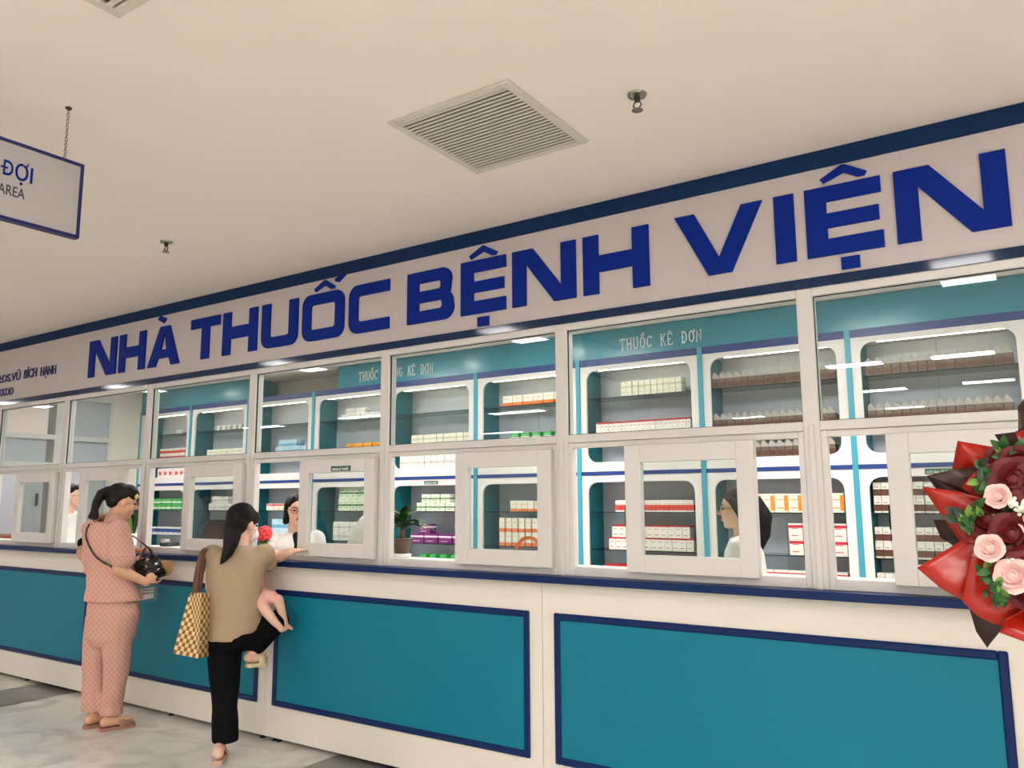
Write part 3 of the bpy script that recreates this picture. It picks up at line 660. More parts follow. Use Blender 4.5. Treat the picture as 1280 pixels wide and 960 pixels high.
def head(bl, c, F, k=1.):
    S, F, U = axes(F); A = (S, F, U); L = lambda s, f, u: c+(S*s+F*f+U*u)*k
    bl.ell(L(0, -.005, .025), (.074*k, .093*k, .088*k), A); bl.ell(L(0, .022, -.045), (.058*k, .066*k, .072*k), A)
    bl.ell(L(0, .058, -.098), (.026*k, .026*k, .022*k), A); bl.cap(L(0, .088, .01), .008*k, L(0, .108, -.028), .0125*k)
    bl.ell(L(0, .084, -.03), (.02*k, .012*k, .012*k), A)
    for s in (-1, 1): bl.ell(L(s*.075, -.008, -.012), (.011*k, .02*k, .032*k), A); bl.ell(L(s*.036, .06, -.03), (.022*k, .02*k, .025*k), A)
    bl.ell(L(0, .084, -.066), (.022*k, .012*k, .012*k), A)
    return L, A
def face(par, c, F, k=1., glasses=None, mask=False):
    S, F, U = axes(F); A = (S, F, U); L = lambda s, f, u: c+(S*s+F*f+U*u)*k
    for s in (-1, 1):
        b = Blob(); b.ell(L(s*.032, .081, .0), (.015*k, .008*k, .0065*k), A); obj('eye', b.bm, 'eye_dark', par, True)
        bm = bmesh.new(); tube(bm, [L(s*.014, .089, .022), L(s*.034, .086, .027), L(s*.052, .073, .021)], [.003, .0038, .002], 6); obj('eyebrow', bm, 'hair_brown', par, True)
    b = Blob(); b.ell(L(0, .091, -.062), (.02*k, .009*k, .005*k), A); b.ell(L(0, .09, -.07), (.017*k, .009*k, .0055*k), A); obj('lips', b.bm, 'lips', par, True)
    if glasses:
        bm = bmesh.new()
        for s in (-1, 1):
            tube(bm, [L(s*(.035+.0)+.026*math.cos(t), .1, .0+.023*math.sin(t)) for t in [2*math.pi*i/16 for i in range(16)]], .0024, 6, True)
            tube(bm, [L(s*.061, .1, .006), L(s*.077, .06, .006), L(s*.08, -.01, .0)], .002, 5)
        tube(bm, [L(-.01, .101, .004), L(.01, .101, .004)], .002, 5)
        obj('glasses', bm, glasses, par, True)
def hand(bl, w, d, nrm, curl=.5, k=1., thumb=1, spread=.02):
    """palm from wrist w along d, palm side facing nrm"""
    d = Vector(d).normalized(); nrm = Vector(nrm); nrm = (nrm-d*nrm.dot(d)).normalized(); s = d.cross(nrm)*thumb; w = Vector(w)
    bl.ell(w+d*.048*k, (.038*k, .05*k, .016*k), (s, d, nrm))
    for i, (o, l) in enumerate(((.028, .072), (.01, .08), (-.009, .074), (-.027, .058))):
        p = w+d*.085*k+s*o*k; a = curl*.5; r = .0092*k; dd = d+s*(o*spread*10)
        for q in range(3):
            dn = (dd*math.cos(a)+nrm*math.sin(a)).normalized(); e = p+dn*l*k*(.45, .32, .23)[q]; bl.cap(p, r, e, r*.9, 8); p = e; a += curl*.8; r *= .92
    p = w+d*.025*k+s*.026*k
    for q, (l, dn) in enumerate(((.04, d*.6+s*.75+nrm*.3), (.03, d*.85+s*.35+nrm*.45), (.024, d*.9+nrm*.5))):
        e = p+dn.normalized()*l*k; bl.cap(p, .011*k-.001*q, e, .0095*k-.001*q, 8); p = e
def slipper(name, heel, toe, par, m, strap=True):
    heel, toe = Vector(heel), Vector(toe); d = (toe-heel); L = d.length; d.normalize(); q = Vector((-d.y, d.x, 0)).normalized(); n = q.cross(d)*-1; n = Vector((0, 0, 1)) if abs(d.z) < .05 else n
    if n.z < 0: n = -n
    prof = [(0, .0), (.02, .026), (.15, .034), (.35, .03), (.55, .037), (.75, .044), (.9, .036), (.98, .018), (1., 0)]
    lp = [heel+d*L*t+q*w for t, w in prof]+[heel+d*L*t-q*w for t, w in prof[-2:0:-1]]
    bm = bmesh.new(); A = [bm.verts.new(p) for p in lp]; B = [bm.verts.new(p+n*.022) for p in lp]
    bm.faces.new(A[::-1]); bm.faces.new(B)
    for k in range(len(A)): bm.faces.new((A[k], A[(k+1) % len(A)], B[(k+1) % len(A)], B[k]))
    o = obj(name, bm, m, par)
    if strap:
        bm = bmesh.new()
        R = []
        for t in (.5, .62, .74, .86):
            c = heel+d*L*t+n*.015; w = .046-(.012 if t > .8 else 0); h = .062-.04*(t-.5)
            R.append([bm.verts.new(c+q*w*math.cos(math.pi*i/8)+n*h*math.sin(math.pi*i/8)) for i in range(9)]+[bm.verts.new(c+q*(w-.005)*math.cos(math.pi*i/8)+n*(h-.005)*math.sin(math.pi*i/8)) for i in range(8, -1, -1)])
        for X, Y in zip(R, R[1:]):
            for k in range(18): bm.faces.new((X[k], X[(k+1) % 18], Y[(k+1) % 18], Y[k]))
        bm.faces.new(R[0]); bm.faces.new(R[-1][::-1]); obj('strap', bm, m, o, True)
    return o
def foot(bl, ankle, heel, toe, k=1.):
    heel, toe = Vector(heel), Vector(toe); u = Vector((0, 0, .022))
    bl.cap(ankle, .034*k, heel.lerp(toe, .15)+u*1.6, .034*k); bl.cap(heel.lerp(toe, .17)+u*1.6, .032*k, heel.lerp(toe, .75)+u*1.2, .026*k); bl.cap(heel.lerp(toe, .72)+u*1.1+u*.2, .03*k, heel.lerp(toe, .88)+u, .02*k)
def surf_path(o, pts, off, cam=CAM):
    """lay a path of sight points on the surface of a mesh object"""
    me = o.data; mw = Matrix.Translation(WL[o]); t = BVHTree.FromPolygons([mw @ v.co for v in me.vertices], [p.vertices[:] for p in me.polygons]); out = []
    for px, py in pts:
        d = ray(px, py).normalized(); h = t.ray_cast(cam, d)
        if h[0] is not None: out.append(h[0]+h[1]*off)
    return out

# ---- woman in pink
def woman_pink():
    B = on_z(136, 909, FLOOR); f = Fig(B.x, B.y); P = f.pt; w = (f.rv*.62-f.dv*.78)
    r = root('person', (B.x, B.y, FLOOR), 'woman in pink patterned pyjamas holding a black handbag at the counter', 'person')
    hc = P(153, 627, 0); F = (f.rv*.97+f.dv*.2+Vector((0, 0, -.22))).normalized()
    rs, ls = P(148, 662, -.11), P(115, 661, .12)
    rel, rwr = P(148, 712, -.2), P(183, 728, -.15); lel, lwr = P(111, 712, .2), P(150, 700, .36)
    rh, lh = P(148, 762, -.07), P(128, 762, .08); rk, lk = P(146, 832, -.08), P(119, 830, .07)
    ra, la = P(137, 899, -.03), P(117, 898, .05)
    hR, tR = on_z(124, 915, FLOOR), on_z(169, 907, FLOOR); hL, tL = on_z(104, 912, FLOOR), on_z(146, 903, FLOOR)
    U = Vector((0, 0, .022))
    b = Blob(); head(b, hc, F); nk = P(140, 652, .01)
    b.cap(hc+Vector((0, 0, -.05))-F*.02, .05, nk, .055)
    b.loft([(P(133, 662, .01), .15, .07, w), (P(134, 690, .01), .15, .09, w), (P(138, 725, .01), .13, .09, w), (P(139, 760, .01), .15, .1, w)])
    b.chain([(rs, .05), (rel, .04), (rwr, .027)]); b.chain([(ls, .05), (lel, .038), (lwr, .026)])
    hand(b, rwr, (f.rv*.5+Vector((0, 0, .55))+f.dv*.25), f.dv, .7, .95, -1); hand(b, lwr, f.rv, Vector((0, 0, 1)), .5, .95)
    b.chain([(rh, .08), (rk, .052), (ra, .036)]); b.chain([(lh, .08), (lk, .052), (la, .036)])
    foot(b, ra, hR+U, tR+U); foot(b, la, hL+U, tL+U)
    b.build('body', 'skin', r, .007, 3)
    face(r, hc, F)
    # pyjama shirt
    b = Blob()
    b.loft([(P(137, 652, .01), .1, .085, w), (P(134, 660, .01), .17, .1, w), (P(133, 668, .01), .19, .12, w), (P(134, 690, .01), .185, .128, w), (P(138, 715, .01), .185, .135, w), (P(141, 735, .0), .2, .15, w), (P(142, 747, .0), .214, .166, w), (P(142, 750, .0), .216, .168, w)])
    b.chain([(rs, .075), (P(151, 680, -.16), .082), (P(152, 696, -.18), .088)]); b.chain([(ls, .068), (P(116, 680, .17), .066), (P(114, 699, .19), .066)])
    sh = b.build('shirt', 'pink_cloth', r, .008, 5, .006, 3)
    bm = bmesh.new(); S_, F_, U_ = axes(F)
    cc = P(139, 648, .0); R = []
    for i in range(15):
        t = math.radians(-60+300*i/14)+math.atan2(w.y, w.x); dr = Vector((math.cos(t), math.sin(t), 0))
        R.append((cc+dr*.072+Vector((0, 0, .035)), cc+dr*.112+Vector((0, 0, -.022)), cc+dr*.1+Vector((0, 0, -.028)), cc+dr*.062+Vector((0, 0, .02))))
    V = [[bm.verts.new(q) for q in row_] for row_ in R]
    for a, c in zip(V, V[1:]):
        for k in range(4): bm.faces.new((a[k], a[(k+1) % 4], c[(k+1) % 4], c[k]))
    bm.faces.new(V[0]); bm.faces.new(V[-1][::-1]); obj('collar', bm, 'pink_cloth', sh, True)
    bm = bmesh.new(); c = P(152, 699, -.18); ax = (rel-rs).normalized(); s1 = ax.orthogonal().normalized(); s2 = ax.cross(s1)
    tube(bm, [c+(s1*math.cos(t)+s2*math.sin(t))*.084 for t in [2*math.pi*i/24 for i in range(24)]], .008, 6, True); obj('cuff', bm, 'pink_cloth', sh, True)
    # trousers
    b = Blob()
    b.loft([(P(141, 742, 0), .17, .14, w), (P(142, 765, 0), .19, .155, w), (P(139, 795, 0), .18, .145, w), (P(137, 806, 0), .15, .11, w)])
    for (h, k_, a, m_) in ((rh, rk, ra, (139, 893, -.03)), (lh, lk, la, (116, 888, .05))):
        e = P(*m_); b.chain([(h+Vector((0, 0, -.05)), .105), (h.lerp(k_, .5), .1), (k_, .085), (k_.lerp(e, .6), .074), (e+Vector((0, 0, .07)), .072)])
        b.loft([(e+Vector((0, 0, .12)), .072, .07, w), (e, .077, .072, w)])
    b.build('trousers', 'pink_cloth', r, .009, 4, .006, 9)
    # hair and ponytail
    S, Fh, Uh = axes(F); A = (S, Fh, Uh); L = lambda s, ff, u: hc+S*s+Fh*ff+Uh*u
    b = Blob(); b.ell(L(0, -.03, .045), (.083, .09, .082), A); b.ell(L(0, .02, .075), (.07, .07, .052), A); b.ell(L(0, -.06, .0), (.07, .05, .06), A)
    for s in (-1, 1): b.ell(L(s*.05, .045, .062), (.032, .045, .04), A)
    tp = L(0, -.115, .06); b.cap(L(0, -.09, .05), .035, tp, .026)
    b.chain([(tp, .026), (P(127, 617, .0), .034), (P(121, 628, -.01), .034), (P(118, 638, -.02), .026), (P(116, 645, -.02), .014)])
    for x, y in ((110, 648), (113, 650), (117, 652), (121, 650), (124, 648)): b.chain([(P(120, 632, -.02), .02), (P((x+119)/2, 641, -.03), .012), (P(x, y, -.03), .004)])
    b.build('hair', 'hair_brown', r, .006, 2, .004, 5)
    bm = bmesh.new(); c = L(.058, .066, .052)
    bl = Blob(); bl.ell(c+S*.016, (.008, .014, .018), A); obj('hair_clip', bl.bm, 'clip_yellow', r, True)
    slipper('slipper', hR, tR, r, 'slipper_brown'); slipper('slipper', hL, tL, r, 'slipper_brown')
    # bag
    g = root('handbag', P(186, 722, .06), 'glossy black leather handbag with a shoulder strap held by the woman in pink', 'handbag')
    c0 = P(186, 711, -.08); ex = (f.rv*.75+Vector((0, 0, .45))*.6).normalized(); n = f.dv*-1; ey = n.cross(ex).normalized()
    def bag_box(bm, hw_, hh, dd, c, tap=.8):
        v = [bm.verts.new(c+ex*sx*(hw_*(tap if sy > 0 else 1))+ey*sy*hh+n*sz*dd*(.6 if sy > 0 else 1)) for sz in (-1, 1) for sx, sy in ((-1, -1), (1, -1), (1, 1), (-1, 1))]
        fs = [bm.faces.new([v[i] for i in q]) for q in ((3, 2, 1, 0), (4, 5, 6, 7), (0, 1, 5, 4), (1, 2, 6, 5), (2, 3, 7, 6), (3, 0, 4, 7))]
        bmesh.ops.bevel(bm, geom=list({e for ff in fs for e in ff.edges}), offset=.012, segments=2, affect='EDGES')
    if ey.z < 0: ey = -ey
    bm = bmesh.new(); bag_box(bm, .098, .082, .05, c0); obj('bag_body', bm, 'black_leather', g, True)
    bm = bmesh.new(); bag_box(bm, .088, .04, .01, c0-ey*.03+n*.05, .95); obj('front_pocket', bm, 'black_leather', g, True)
    for o in (-.02, .02):
        bm = bmesh.new(); tube(bm, spline([P(174, 704, -.08+o), P(177, 693, -.08+o), P(183, 684, -.08+o), P(189, 688, -.08+o), P(194, 701, -.08+o)]), .0055, 7); obj('handle', bm, 'black_leather', g, True)
    bl = Blob(); bl.ell(P(184, 700, -.145), (.012, .012, .012)); obj('clasp', bl.bm, 'metal', g, True)
    bm = bmesh.new(); tube(bm, spline([P(160, 668, .3), P(168, 671, .22), P(177, 678, .08), P(186, 686, .0), P(193, 700, -.06)]), .006, 7); obj('shoulder_strap', bm, 'black_leather', g, True)
    sp = surf_path(sh, [(112, 656), (109, 662), (108, 669), (110, 677), (114, 686), (120, 695), (127, 701), (134, 705), (140, 707)], .006)
    if len(sp) > 3:
        bm = bmesh.new(); tube(bm, spline(sp, 4), .011, 8, flat=.35); obj('back_strap', bm, 'black_leather', g, True)
    # plastic bag
    pb = root('plastic_bag', P(184, 752, .05), 'clear plastic bag with dark print hanging below the black handbag', 'bag')
    bm = bmesh.new(); pts = [(172, 728), (196, 724), (198, 742), (195, 752), (184, 752), (173, 758)]
    a = [bm.verts.new(P(x, y, .02)) for x, y in pts]; c = [bm.verts.new(P(x, y, .05)) for x, y in pts]
    bm.faces.new(a); bm.faces.new(c[::-1])
    for k in range(6): bm.faces.new((a[k], a[(k+1) % 6], c[(k+1) % 6], c[k]))
    obj('bag_film', bm, 'clear_plastic', pb)
    bm = bmesh.new(); ca = [P(x, y, .03) for x, y in ((174, 737), (193, 734), (192, 747), (174, 751))]; v = [bm.verts.new(q) for q in ca]+[bm.verts.new(q+f.dv*.006) for q in ca]
    for q in ((0, 1, 2, 3), (7, 6, 5, 4), (0, 4, 5, 1), (1, 5, 6, 2), (2, 6, 7, 3), (3, 7, 4, 0)): bm.faces.new([v[i] for i in q])
    obj('packet', bm, 'white_lam', pb)
    bm = bmesh.new(); random.seed(4)
    for yy in (739, 743):
        x = 178
        while x < 191:
            y0 = yy-(x-178)*.1; tube(bm, [P(x, y0, .027), P(x+.8, y0-2.4, .027), P(x+1.8, y0+.3, .027), P(x+1.2, y0-1.2, .027)], .0028, 5); x += random.choice((2.2, 2.8))
    obj('print', bm, 'print_dark', pb)
    # straw hat
    hb = P(204, 711, -.03)
    o = root('straw_hat', hb, 'small round straw hat sticking out behind the black handbag', 'hat')
    bl = Blob(); A2 = (f.rv, Vector((0, 0, 1)), f.dv); bl.ell(hb, (.07, .056, .012), A2); obj('brim', bl.bm, 'straw', o, True)
    bl = Blob(); bl.ell(hb+f.dv*.02+f.rv*-.01+Vector((0, 0, .01)), (.045, .042, .05), A2); obj('crown', bl.bm, 'straw', o, True)
    # small child carried in front
    cr = root('person', P(140, 760, .25), 'small child in pink carried in front of the woman in pink', 'person')
    b = Blob(); ch = P(143, 664, .34); Fc = -f.rv*.2-f.dv
    head(b, ch, Fc, .78); b.cap(ch+Vector((0, 0, -.05)), .035, P(140, 690, .3), .07); b.cap(P(140, 690, .3), .07, P(140, 712, .28), .075)
    b.chain([(P(132, 706, .3), .045), (P(107, 683, .3), .042), (P(102, 690, .26), .036), (P(104, 696, .22), .03)])
    b.chain([(P(150, 685, .3), .03), (P(166, 691, .26), .024), (P(172, 688, .2), .018)]); hand(b, P(172, 688, .2), f.rv, f.dv*-1, .8, .5)
    b.chain([(P(150, 690, .28), .03), (P(164, 700, .22), .024), (P(170, 700, .16), .018)]); hand(b, P(170, 700, .16), f.rv, f.dv*-1, .8, .5)
    b.build('body', 'skin_tan', cr, .007, 3)
    b = Blob(); b.cap(P(141, 683, .3), .085, P(141, 712, .28), .09); b.chain([(P(150, 684, .3), .045), (P(163, 690, .26), .036)]); b.chain([(P(150, 692, .28), .042), (P(160, 699, .23), .034)]); b.build('romper', 'baby_pink', cr, .008, 3)
    b = Blob(); b.cap(P(112, 682, .3), .05, P(105, 679, .3), .046); b.build('trouser_cuff', 'black_cloth', cr, .008, 2)
    b = Blob(); b.ell(ch+Vector((0, 0, .025))+f.dv*.012, (.066, .072, .064)); b.build('hair', 'hair_black', cr, .008, 2)
woman_pink()

# ---- woman in tan
def woman_tan():
    B = on_z(273, 948, FLOOR); f = Fig(B.x, B.y); P = f.pt; w = (f.rv*.95-f.dv*.3); Z = Vector((0, 0, 1))
    r = root('person', (B.x, B.y, FLOOR), 'woman in tan shirt and black trousers reaching into the window with one knee raised', 'person')
    hc = P(304, 655, .1); F = (f.rv*.7+f.dv*.7+Z*-.15).normalized()
    rs, ls = P(330, 694, .04), P(266, 694, .1); rel = P(350, 696, .12)
    rwr = on_y(362, 690, -.16)
    lel, lwr = P(264, 735, .2), P(300, 742, .26)
    hipR, hipL = P(306, 792, .06), P(281, 798, .06); lk, la = P(281, 866, .05), P(275, 930, .03)
    rk = P(347, 776, .0); ra = P(314, 817, .04)
    hL = on_z(271, 957, FLOOR); tL = hL+(f.dv*.9+f.rv*.1).normalized()*.235
    hR = P(307, 834, .02); tR = P(334, 832, .06)
    U = Z*.022
    b = Blob(); head(b, hc, F); b.cap(hc+Z*-.05-F*.02, .05, P(300, 684, .07), .055)
    b.loft([(P(298, 694, .07), .15, .07, w), (P(295, 730, .07), .14, .09, w), (P(295, 785, .06), .15, .1, w)])
    b.chain([(rs, .047), (rel, .038), (rwr, .027)]); b.chain([(ls, .047), (lel, .036), (lwr, .026)])
    hand(b, rwr, on_y(376, 687, -.075)-rwr, Z*-1, .35, .95); hand(b, lwr, f.rv, Z, .6, .95)
    b.chain([(hipL, .085), (lk, .055), (la, .035)]); b.chain([(hipR, .085), (rk, .058), (ra, .034)])
    foot(b, la, hL+U, tL+U); foot(b, ra, hR+U, tR+U)
    b.build('body', 'skin_light', r, .007, 3); face(r, hc, F)
    b = Blob()
    b.loft([(P(300, 682, .08), .07, .065, w), (P(299, 688, .08), .15, .085, w), (P(298, 696, .08), .195, .105, w), (P(295, 715, .07), .185, .12, w), (P(293, 740, .07), .17, .125, w), (P(294, 765, .06), .175, .135, w), (P(293, 785, .06), .175, .145, w), (P(287, 799, .05), .14, .13, w)])
    b.chain([(rs, .075), (P(333, 699, .07), .066), (P(336, 703, .08), .058)]); b.chain([(ls, .07), (P(264, 705, .16), .06)])
    b.cap(P(318, 778, .06), .09, P(300, 792, .06), .09)
    sh = b.build('shirt', 'tan_cloth', r, .008, 5, .006, 12)
    b = Blob()
    b.loft([(P(293, 775, .06), .15, .125, w), (P(293, 795, .06), .165, .14, w), (P(288, 812, .06), .14, .12, w)])
    b.chain([(hipL, .11), (P(281, 830, .06), .098), (lk, .085), (P(281, 890, .04), .074)]); b.loft([(P(281, 880, .045), .074, .074, w), (P(281, 900, .04), .078, .078, w), (P(281, 927, .03), .078, .078, w)])
    b.chain([(hipR, .11), (P(330, 785, .04), .092), (rk, .072), (P(333, 792, .02), .062), (P(322, 807, .04), .056)])
    b.build('trousers', 'black_cloth', r, .009, 4, .005, 2)
    S, Fh, Uh = axes(F); A = (S, Fh, Uh); L = lambda s, ff, u: hc+S*s+Fh*ff+Uh*u
    b = Blob(); b.ell(L(0, -.025, .045), (.088, .1, .09), A); b.ell(L(0, -.06, -.005), (.082, .06, .075), A); b.ell(P(291, 663, .04), (.06, .06, .065))
    b.chain([(P(291, 664, .02), .055), (P(289, 678, -.01), .048), (P(285, 690, -.03), .036), (P(280, 699, -.05), .02), (P(276, 705, -.055), .006)])
    for s in (-1, 1): b.ell(L(s*.066, .02, .04), (.02, .05, .045), A)
    b.build('hair', 'hair_black', r, .006, 2, .004, 1)
    b = Blob(); b.ell(L(0, .07, -.06), (.062, .052, .05), A); obj('face_mask', b.bm, 'coat_white', r, True)
    bm = bmesh.new(); tube(bm, [L(.06, .06, -.05), L(.078, .02, -.03), L(.084, -.01, -.0)], .002, 5); obj('mask_strap', bm, 'coat_white', r)
    slipper('slipper', hL, tL, r, 'slipper_pink'); slipper('sandal', hR, tR, r, 'sandal_cream')
    # tote bag
    t = root('tote_bag', P(238, 822, -.02), 'tan and brown checkered tote bag with brown leather straps on the shoulder', 'bag')
    bm = bmesh.new(); uv = bm.loops.layers.uv.new('UVMap')
    q = [P(237, 741, -.03), P(252, 742, -.1), P(248, 823, -.12), P(216, 817, -.02)]; back = [P(248, 740, .08), P(262, 742, .0), P(262, 820, .03), P(230, 814, .13)]
    def face_uv(vs4, nu, nv):
        v = [bm.verts.new(x) for x in vs4]; ff = bm.faces.new(v)
        for lp, c in zip(ff.loops, ((0, nv), (nu, nv), (nu, 0), (0, 0))): lp[uv].uv = c
    face_uv(q, 8, 15); face_uv([back[1], back[0], back[3], back[2]], 8, 15); face_uv([q[1], back[1], back[2], q[2]], 4, 15); face_uv([back[0], q[0], q[3], back[3]], 4, 15); face_uv([q[3], q[2], back[2], back[3]], 8, 4); face_uv([back[0], back[1], q[1], q[0]], 8, 3)
    bmesh.ops.remove_doubles(bm, verts=bm.verts[:], dist=.0005); obj('bag_body', bm, 'tote_check', t)
    for o in (0, 1):
        bm = bmesh.new(); k = .11*o
        tube(bm, spline([P(243+4*o, 744, -.05+k), P(246+5*o, 720, -.05+k), P(251+4*o, 697, -.02+k*.6), P(257+3*o, 686, .04+k*.4), P(262, 688, .1)]), .017, 8, flat=.3); obj('strap', bm, 'brown_leather', t, True)
    # baby sitting on the raised knee
    c = root('person', P(330, 770, .3), 'bare legged baby in pink sitting on the raised knee', 'person')
    b = Blob(); ch = P(309, 700, .3); head(b, ch, f.rv*.8+f.dv*.3, .78)
    b.cap(ch+Z*-.06, .035, P(315, 722, .26), .07); b.cap(P(315, 722, .26), .07, P(322, 750, .12), .072)
    b.chain([(P(327, 752, .0), .04), (P(332, 763, -.07), .034), (P(343, 777, -.1), .025), (P(352, 786, -.1), .018)]); b.chain([(P(352, 787, -.1), .019), (P(358, 786, -.09), .012)])
    b.chain([(P(331, 746, .06), .04), (P(348, 750, -.02), .034), (P(353, 767, -.04), .025), (P(357, 780, -.04), .017)]); b.chain([(P(357, 781, -.04), .016), (P(365, 786, -.03), .01)])
    b.chain([(P(313, 722, .28), .03), (P(306, 735, .3), .024), (P(300, 738, .3), .018)])
    b.build('body', 'skin_light', c, .007, 3)
    b = Blob(); b.cap(P(315, 722, .26), .082, P(322, 748, .12), .083); b.chain([(P(324, 747, .06), .05), (P(329, 755, -.02), .044)]); b.chain([(P(328, 744, .08), .05), (P(340, 747, .0), .042)]); b.build('romper', 'baby_pink', c, .008, 3)
    b = Blob(); b.ell(ch+Z*.025, (.068, .07, .064)); b.build('hair', 'hair_black', c, .008, 2)
woman_tan()

# ---- pharmacy workers
def worker(px, py, y, fx, fd, label, hair, glasses, hairfn, k=1., lean=0):
    """head centre seen at (px, py) at depth y; faces fx along the counter and fd away"""
    h = on_y(px, py, y); f = Fig(h.x, h.y); Z = Vector((0, 0, 1)); F = (f.rv*fx+f.dv*fd).normalized(); w = F.cross(Z).normalized()
    r = root('person', (h.x, h.y, FLOOR), label, 'person')
    b = Blob(); head(b, h, F, k); nb = h+Z*-.17-F*.03; b.cap(h+Z*-.05-F*.02, .048, nb, .055)
    sh = [nb+Z*-.05+w*s*.17 for s in (-1, 1)]; hips = nb+Z*-.52
    b.loft([(nb+Z*-.03, .14, .07, w), (nb+Z*-.25, .14, .09, w), (hips, .15, .1, w)])
    for s in (0, 1):
        q = (-1, 1)[s]; el = sh[s]+Z*-.26+w*q*.05-F*.02; wr = el+F*.22+Z*.0-w*q*.08; b.chain([(sh[s], .046), (el, .037), (wr, .026)]); hand(b, wr, F-w*q*.3, Z*-1, .5, .95, -q)
        lg = hips+w*q*.085; b.chain([(lg, .08), (Vector((lg.x, lg.y, .42)), .052), (Vector((lg.x, lg.y, .06)), .036)]); b.cap(Vector((lg.x, lg.y, FLOOR+.04)), .036, Vector((lg.x, lg.y, FLOOR+.035))+F*.14, .032)
    b.build('body', 'skin_light', r, .008, 3); face(r, h, F, k, glasses)
    b = Blob(); b.loft([(nb+Z*.0, .085, .075, w), (nb+Z*-.03, .17, .09, w), (nb+Z*-.09, .195, .115, w), (nb+Z*-.25, .185, .13, w), (nb+Z*-.5, .19, .14, w), (nb+Z*-.85, .2, .15, w)])
    for s in (0, 1):
        q = (-1, 1)[s]; el = sh[s]+Z*-.26+w*q*.05-F*.02; wr = el+F*.2-w*q*.075; b.chain([(sh[s], .07), (el, .06), (wr, .048)])
    b.build('white_coat', 'coat_white', r, .009, 4, .005, px)
    b = Blob(); b.loft([(hips+Z*-.2, .15, .1, w), (hips+Z*-.35, .15, .1, w)])
    for s in (-1, 1):
        lg = hips+w*s*.085; b.cap(lg, .095, Vector((lg.x, lg.y, .09)), .06)
    b.build('trousers', 'black_cloth', r, .01, 3)
    S, Fh, Uh = axes(F); A = (S, Fh, Uh); L = lambda s, ff, u: h+(S*s+Fh*ff+Uh*u)*k
    b = Blob(); hairfn(b, L, A, k); b.build('hair', hair, r, .006, 2, .003, px)
    return r, L, A, nb, F, w
def short(b, L, A, k): b.ell(L(0, -.02, .05), (.08, .092, .075), A); b.ell(L(0, -.055, .01), (.074, .05, .06), A); b.ell(L(0, .04, .085), (.062, .05, .035), A)
def bob(b, L, A, k):
    b.ell(L(0, -.02, .05), (.086, .098, .078), A); b.ell(L(0, -.06, -.03), (.085, .055, .09), A)
    for s in (-1, 1): b.cap(L(s*.07, .0, .045), .024, L(s*.076, -.015, -.085), .024); b.cap(L(s*.03, .05, .09), .024, L(s*.066, .04, .04), .014)
def longh(b, L, A, k):
    b.ell(L(0, -.02, .05), (.084, .098, .076), A); b.ell(L(0, -.07, -.02), (.08, .06, .09), A); b.chain([(L(0, -.1, .03), .06), (L(0, -.15, -.05), .055), (L(0, -.15, -.15), .04), (L(0, -.12, -.24), .02)])
    for s in (-1, 1): b.cap(L(s*.07, .02, .05), .024, L(s*.074, -.03, -.04), .024)
worker(91, 620, .75, .95, -.3, 'man with short hair and glasses in white coat behind the window', 'hair_black', 'wood_brown', short)
r2, L2, A2, nb2, F2, w2 = worker(370.5, 638, .68, .22, -1, 'woman with bobbed hair and round glasses in white coat', 'hair_black', 'wood_brown', bob)
b = Blob(); b.cap(nb2+F2*.075+Vector((0, 0, -.03)), .04, nb2+F2*.1+Vector((0, 0, -.3)), .05); b.build('blouse', 'hair_brown', r2, .008, 2)
worker(921, 636, 1.25, -1, .08, 'woman with long dark hair and glasses standing in profile in white coat', 'hair_black', 'black_plastic', longh)
# worker bending down
def bender():
    p = on_y(462, 668, .95); f = Fig(p.x, p.y); Z = Vector((0, 0, 1)); P = f.pt
    r = root('person', (p.x, p.y, FLOOR), 'person in white coat bending down, only the back in view', 'person'); w = f.dv
    b = Blob(); hips = P(444, 725, .0); hips.z = .86; neck = P(468, 664, 0); hd = P(477, 686, .0)
    F = (f.rv*.7-Z*.7).normalized(); head(b, hd, (f.rv*.8-Z*.5).normalized(), .95); b.cap(neck, .055, hd, .05); b.cap(hips, .13, neck, .11)
    for s in (-1, 1):
        q = w*s*.16; b.chain([(neck+q, .05), (neck+q+Z*-.26+f.rv*.06, .038), (neck+q*.8+Z*-.36+f.rv*.2, .026)]); hand(b, neck+q*.8+Z*-.36+f.rv*.2, f.rv, Z*-1, .5, .95)
        b.chain([(hips+w*s*.09, .09), (Vector((hips.x, hips.y, .42))+w*s*.1, .055), (Vector((hips.x, hips.y, .05))+w*s*.1, .036)]); b.cap(Vector((hips.x, hips.y, FLOOR+.04))+w*s*.1, .036, Vector((hips.x, hips.y, FLOOR+.035))+w*s*.1+f.rv*.15, .03)
    b.build('body', 'skin_light', r, .008, 3)
    b = Blob(); b.cap(hips, .17, hips.lerp(neck, .6), .17); b.cap(hips.lerp(neck, .6), .17, neck, .15)
    for s in (-1, 1): q = w*s*.17; b.chain([(neck+q*.8, .085), (neck+q+Z*-.24+f.rv*.05, .06)])
    b.loft([(hips, .19, .16, w), (hips+Z*-.3, .2, .17, w)]); b.build('white_coat', 'coat_white', r, .009, 4, .005, 8)
    b = Blob()
    for s in (-1, 1): b.cap(hips+w*s*.09, .1, Vector((hips.x, hips.y, .1))+w*s*.1, .06)
    b.build('trousers', 'black_cloth', r, .01, 3)
    b = Blob(); b.ell(hd+Z*.045-f.rv*.02, (.09, .09, .08)); b.build('hair', 'hair_black', r, .007, 2)
bender()

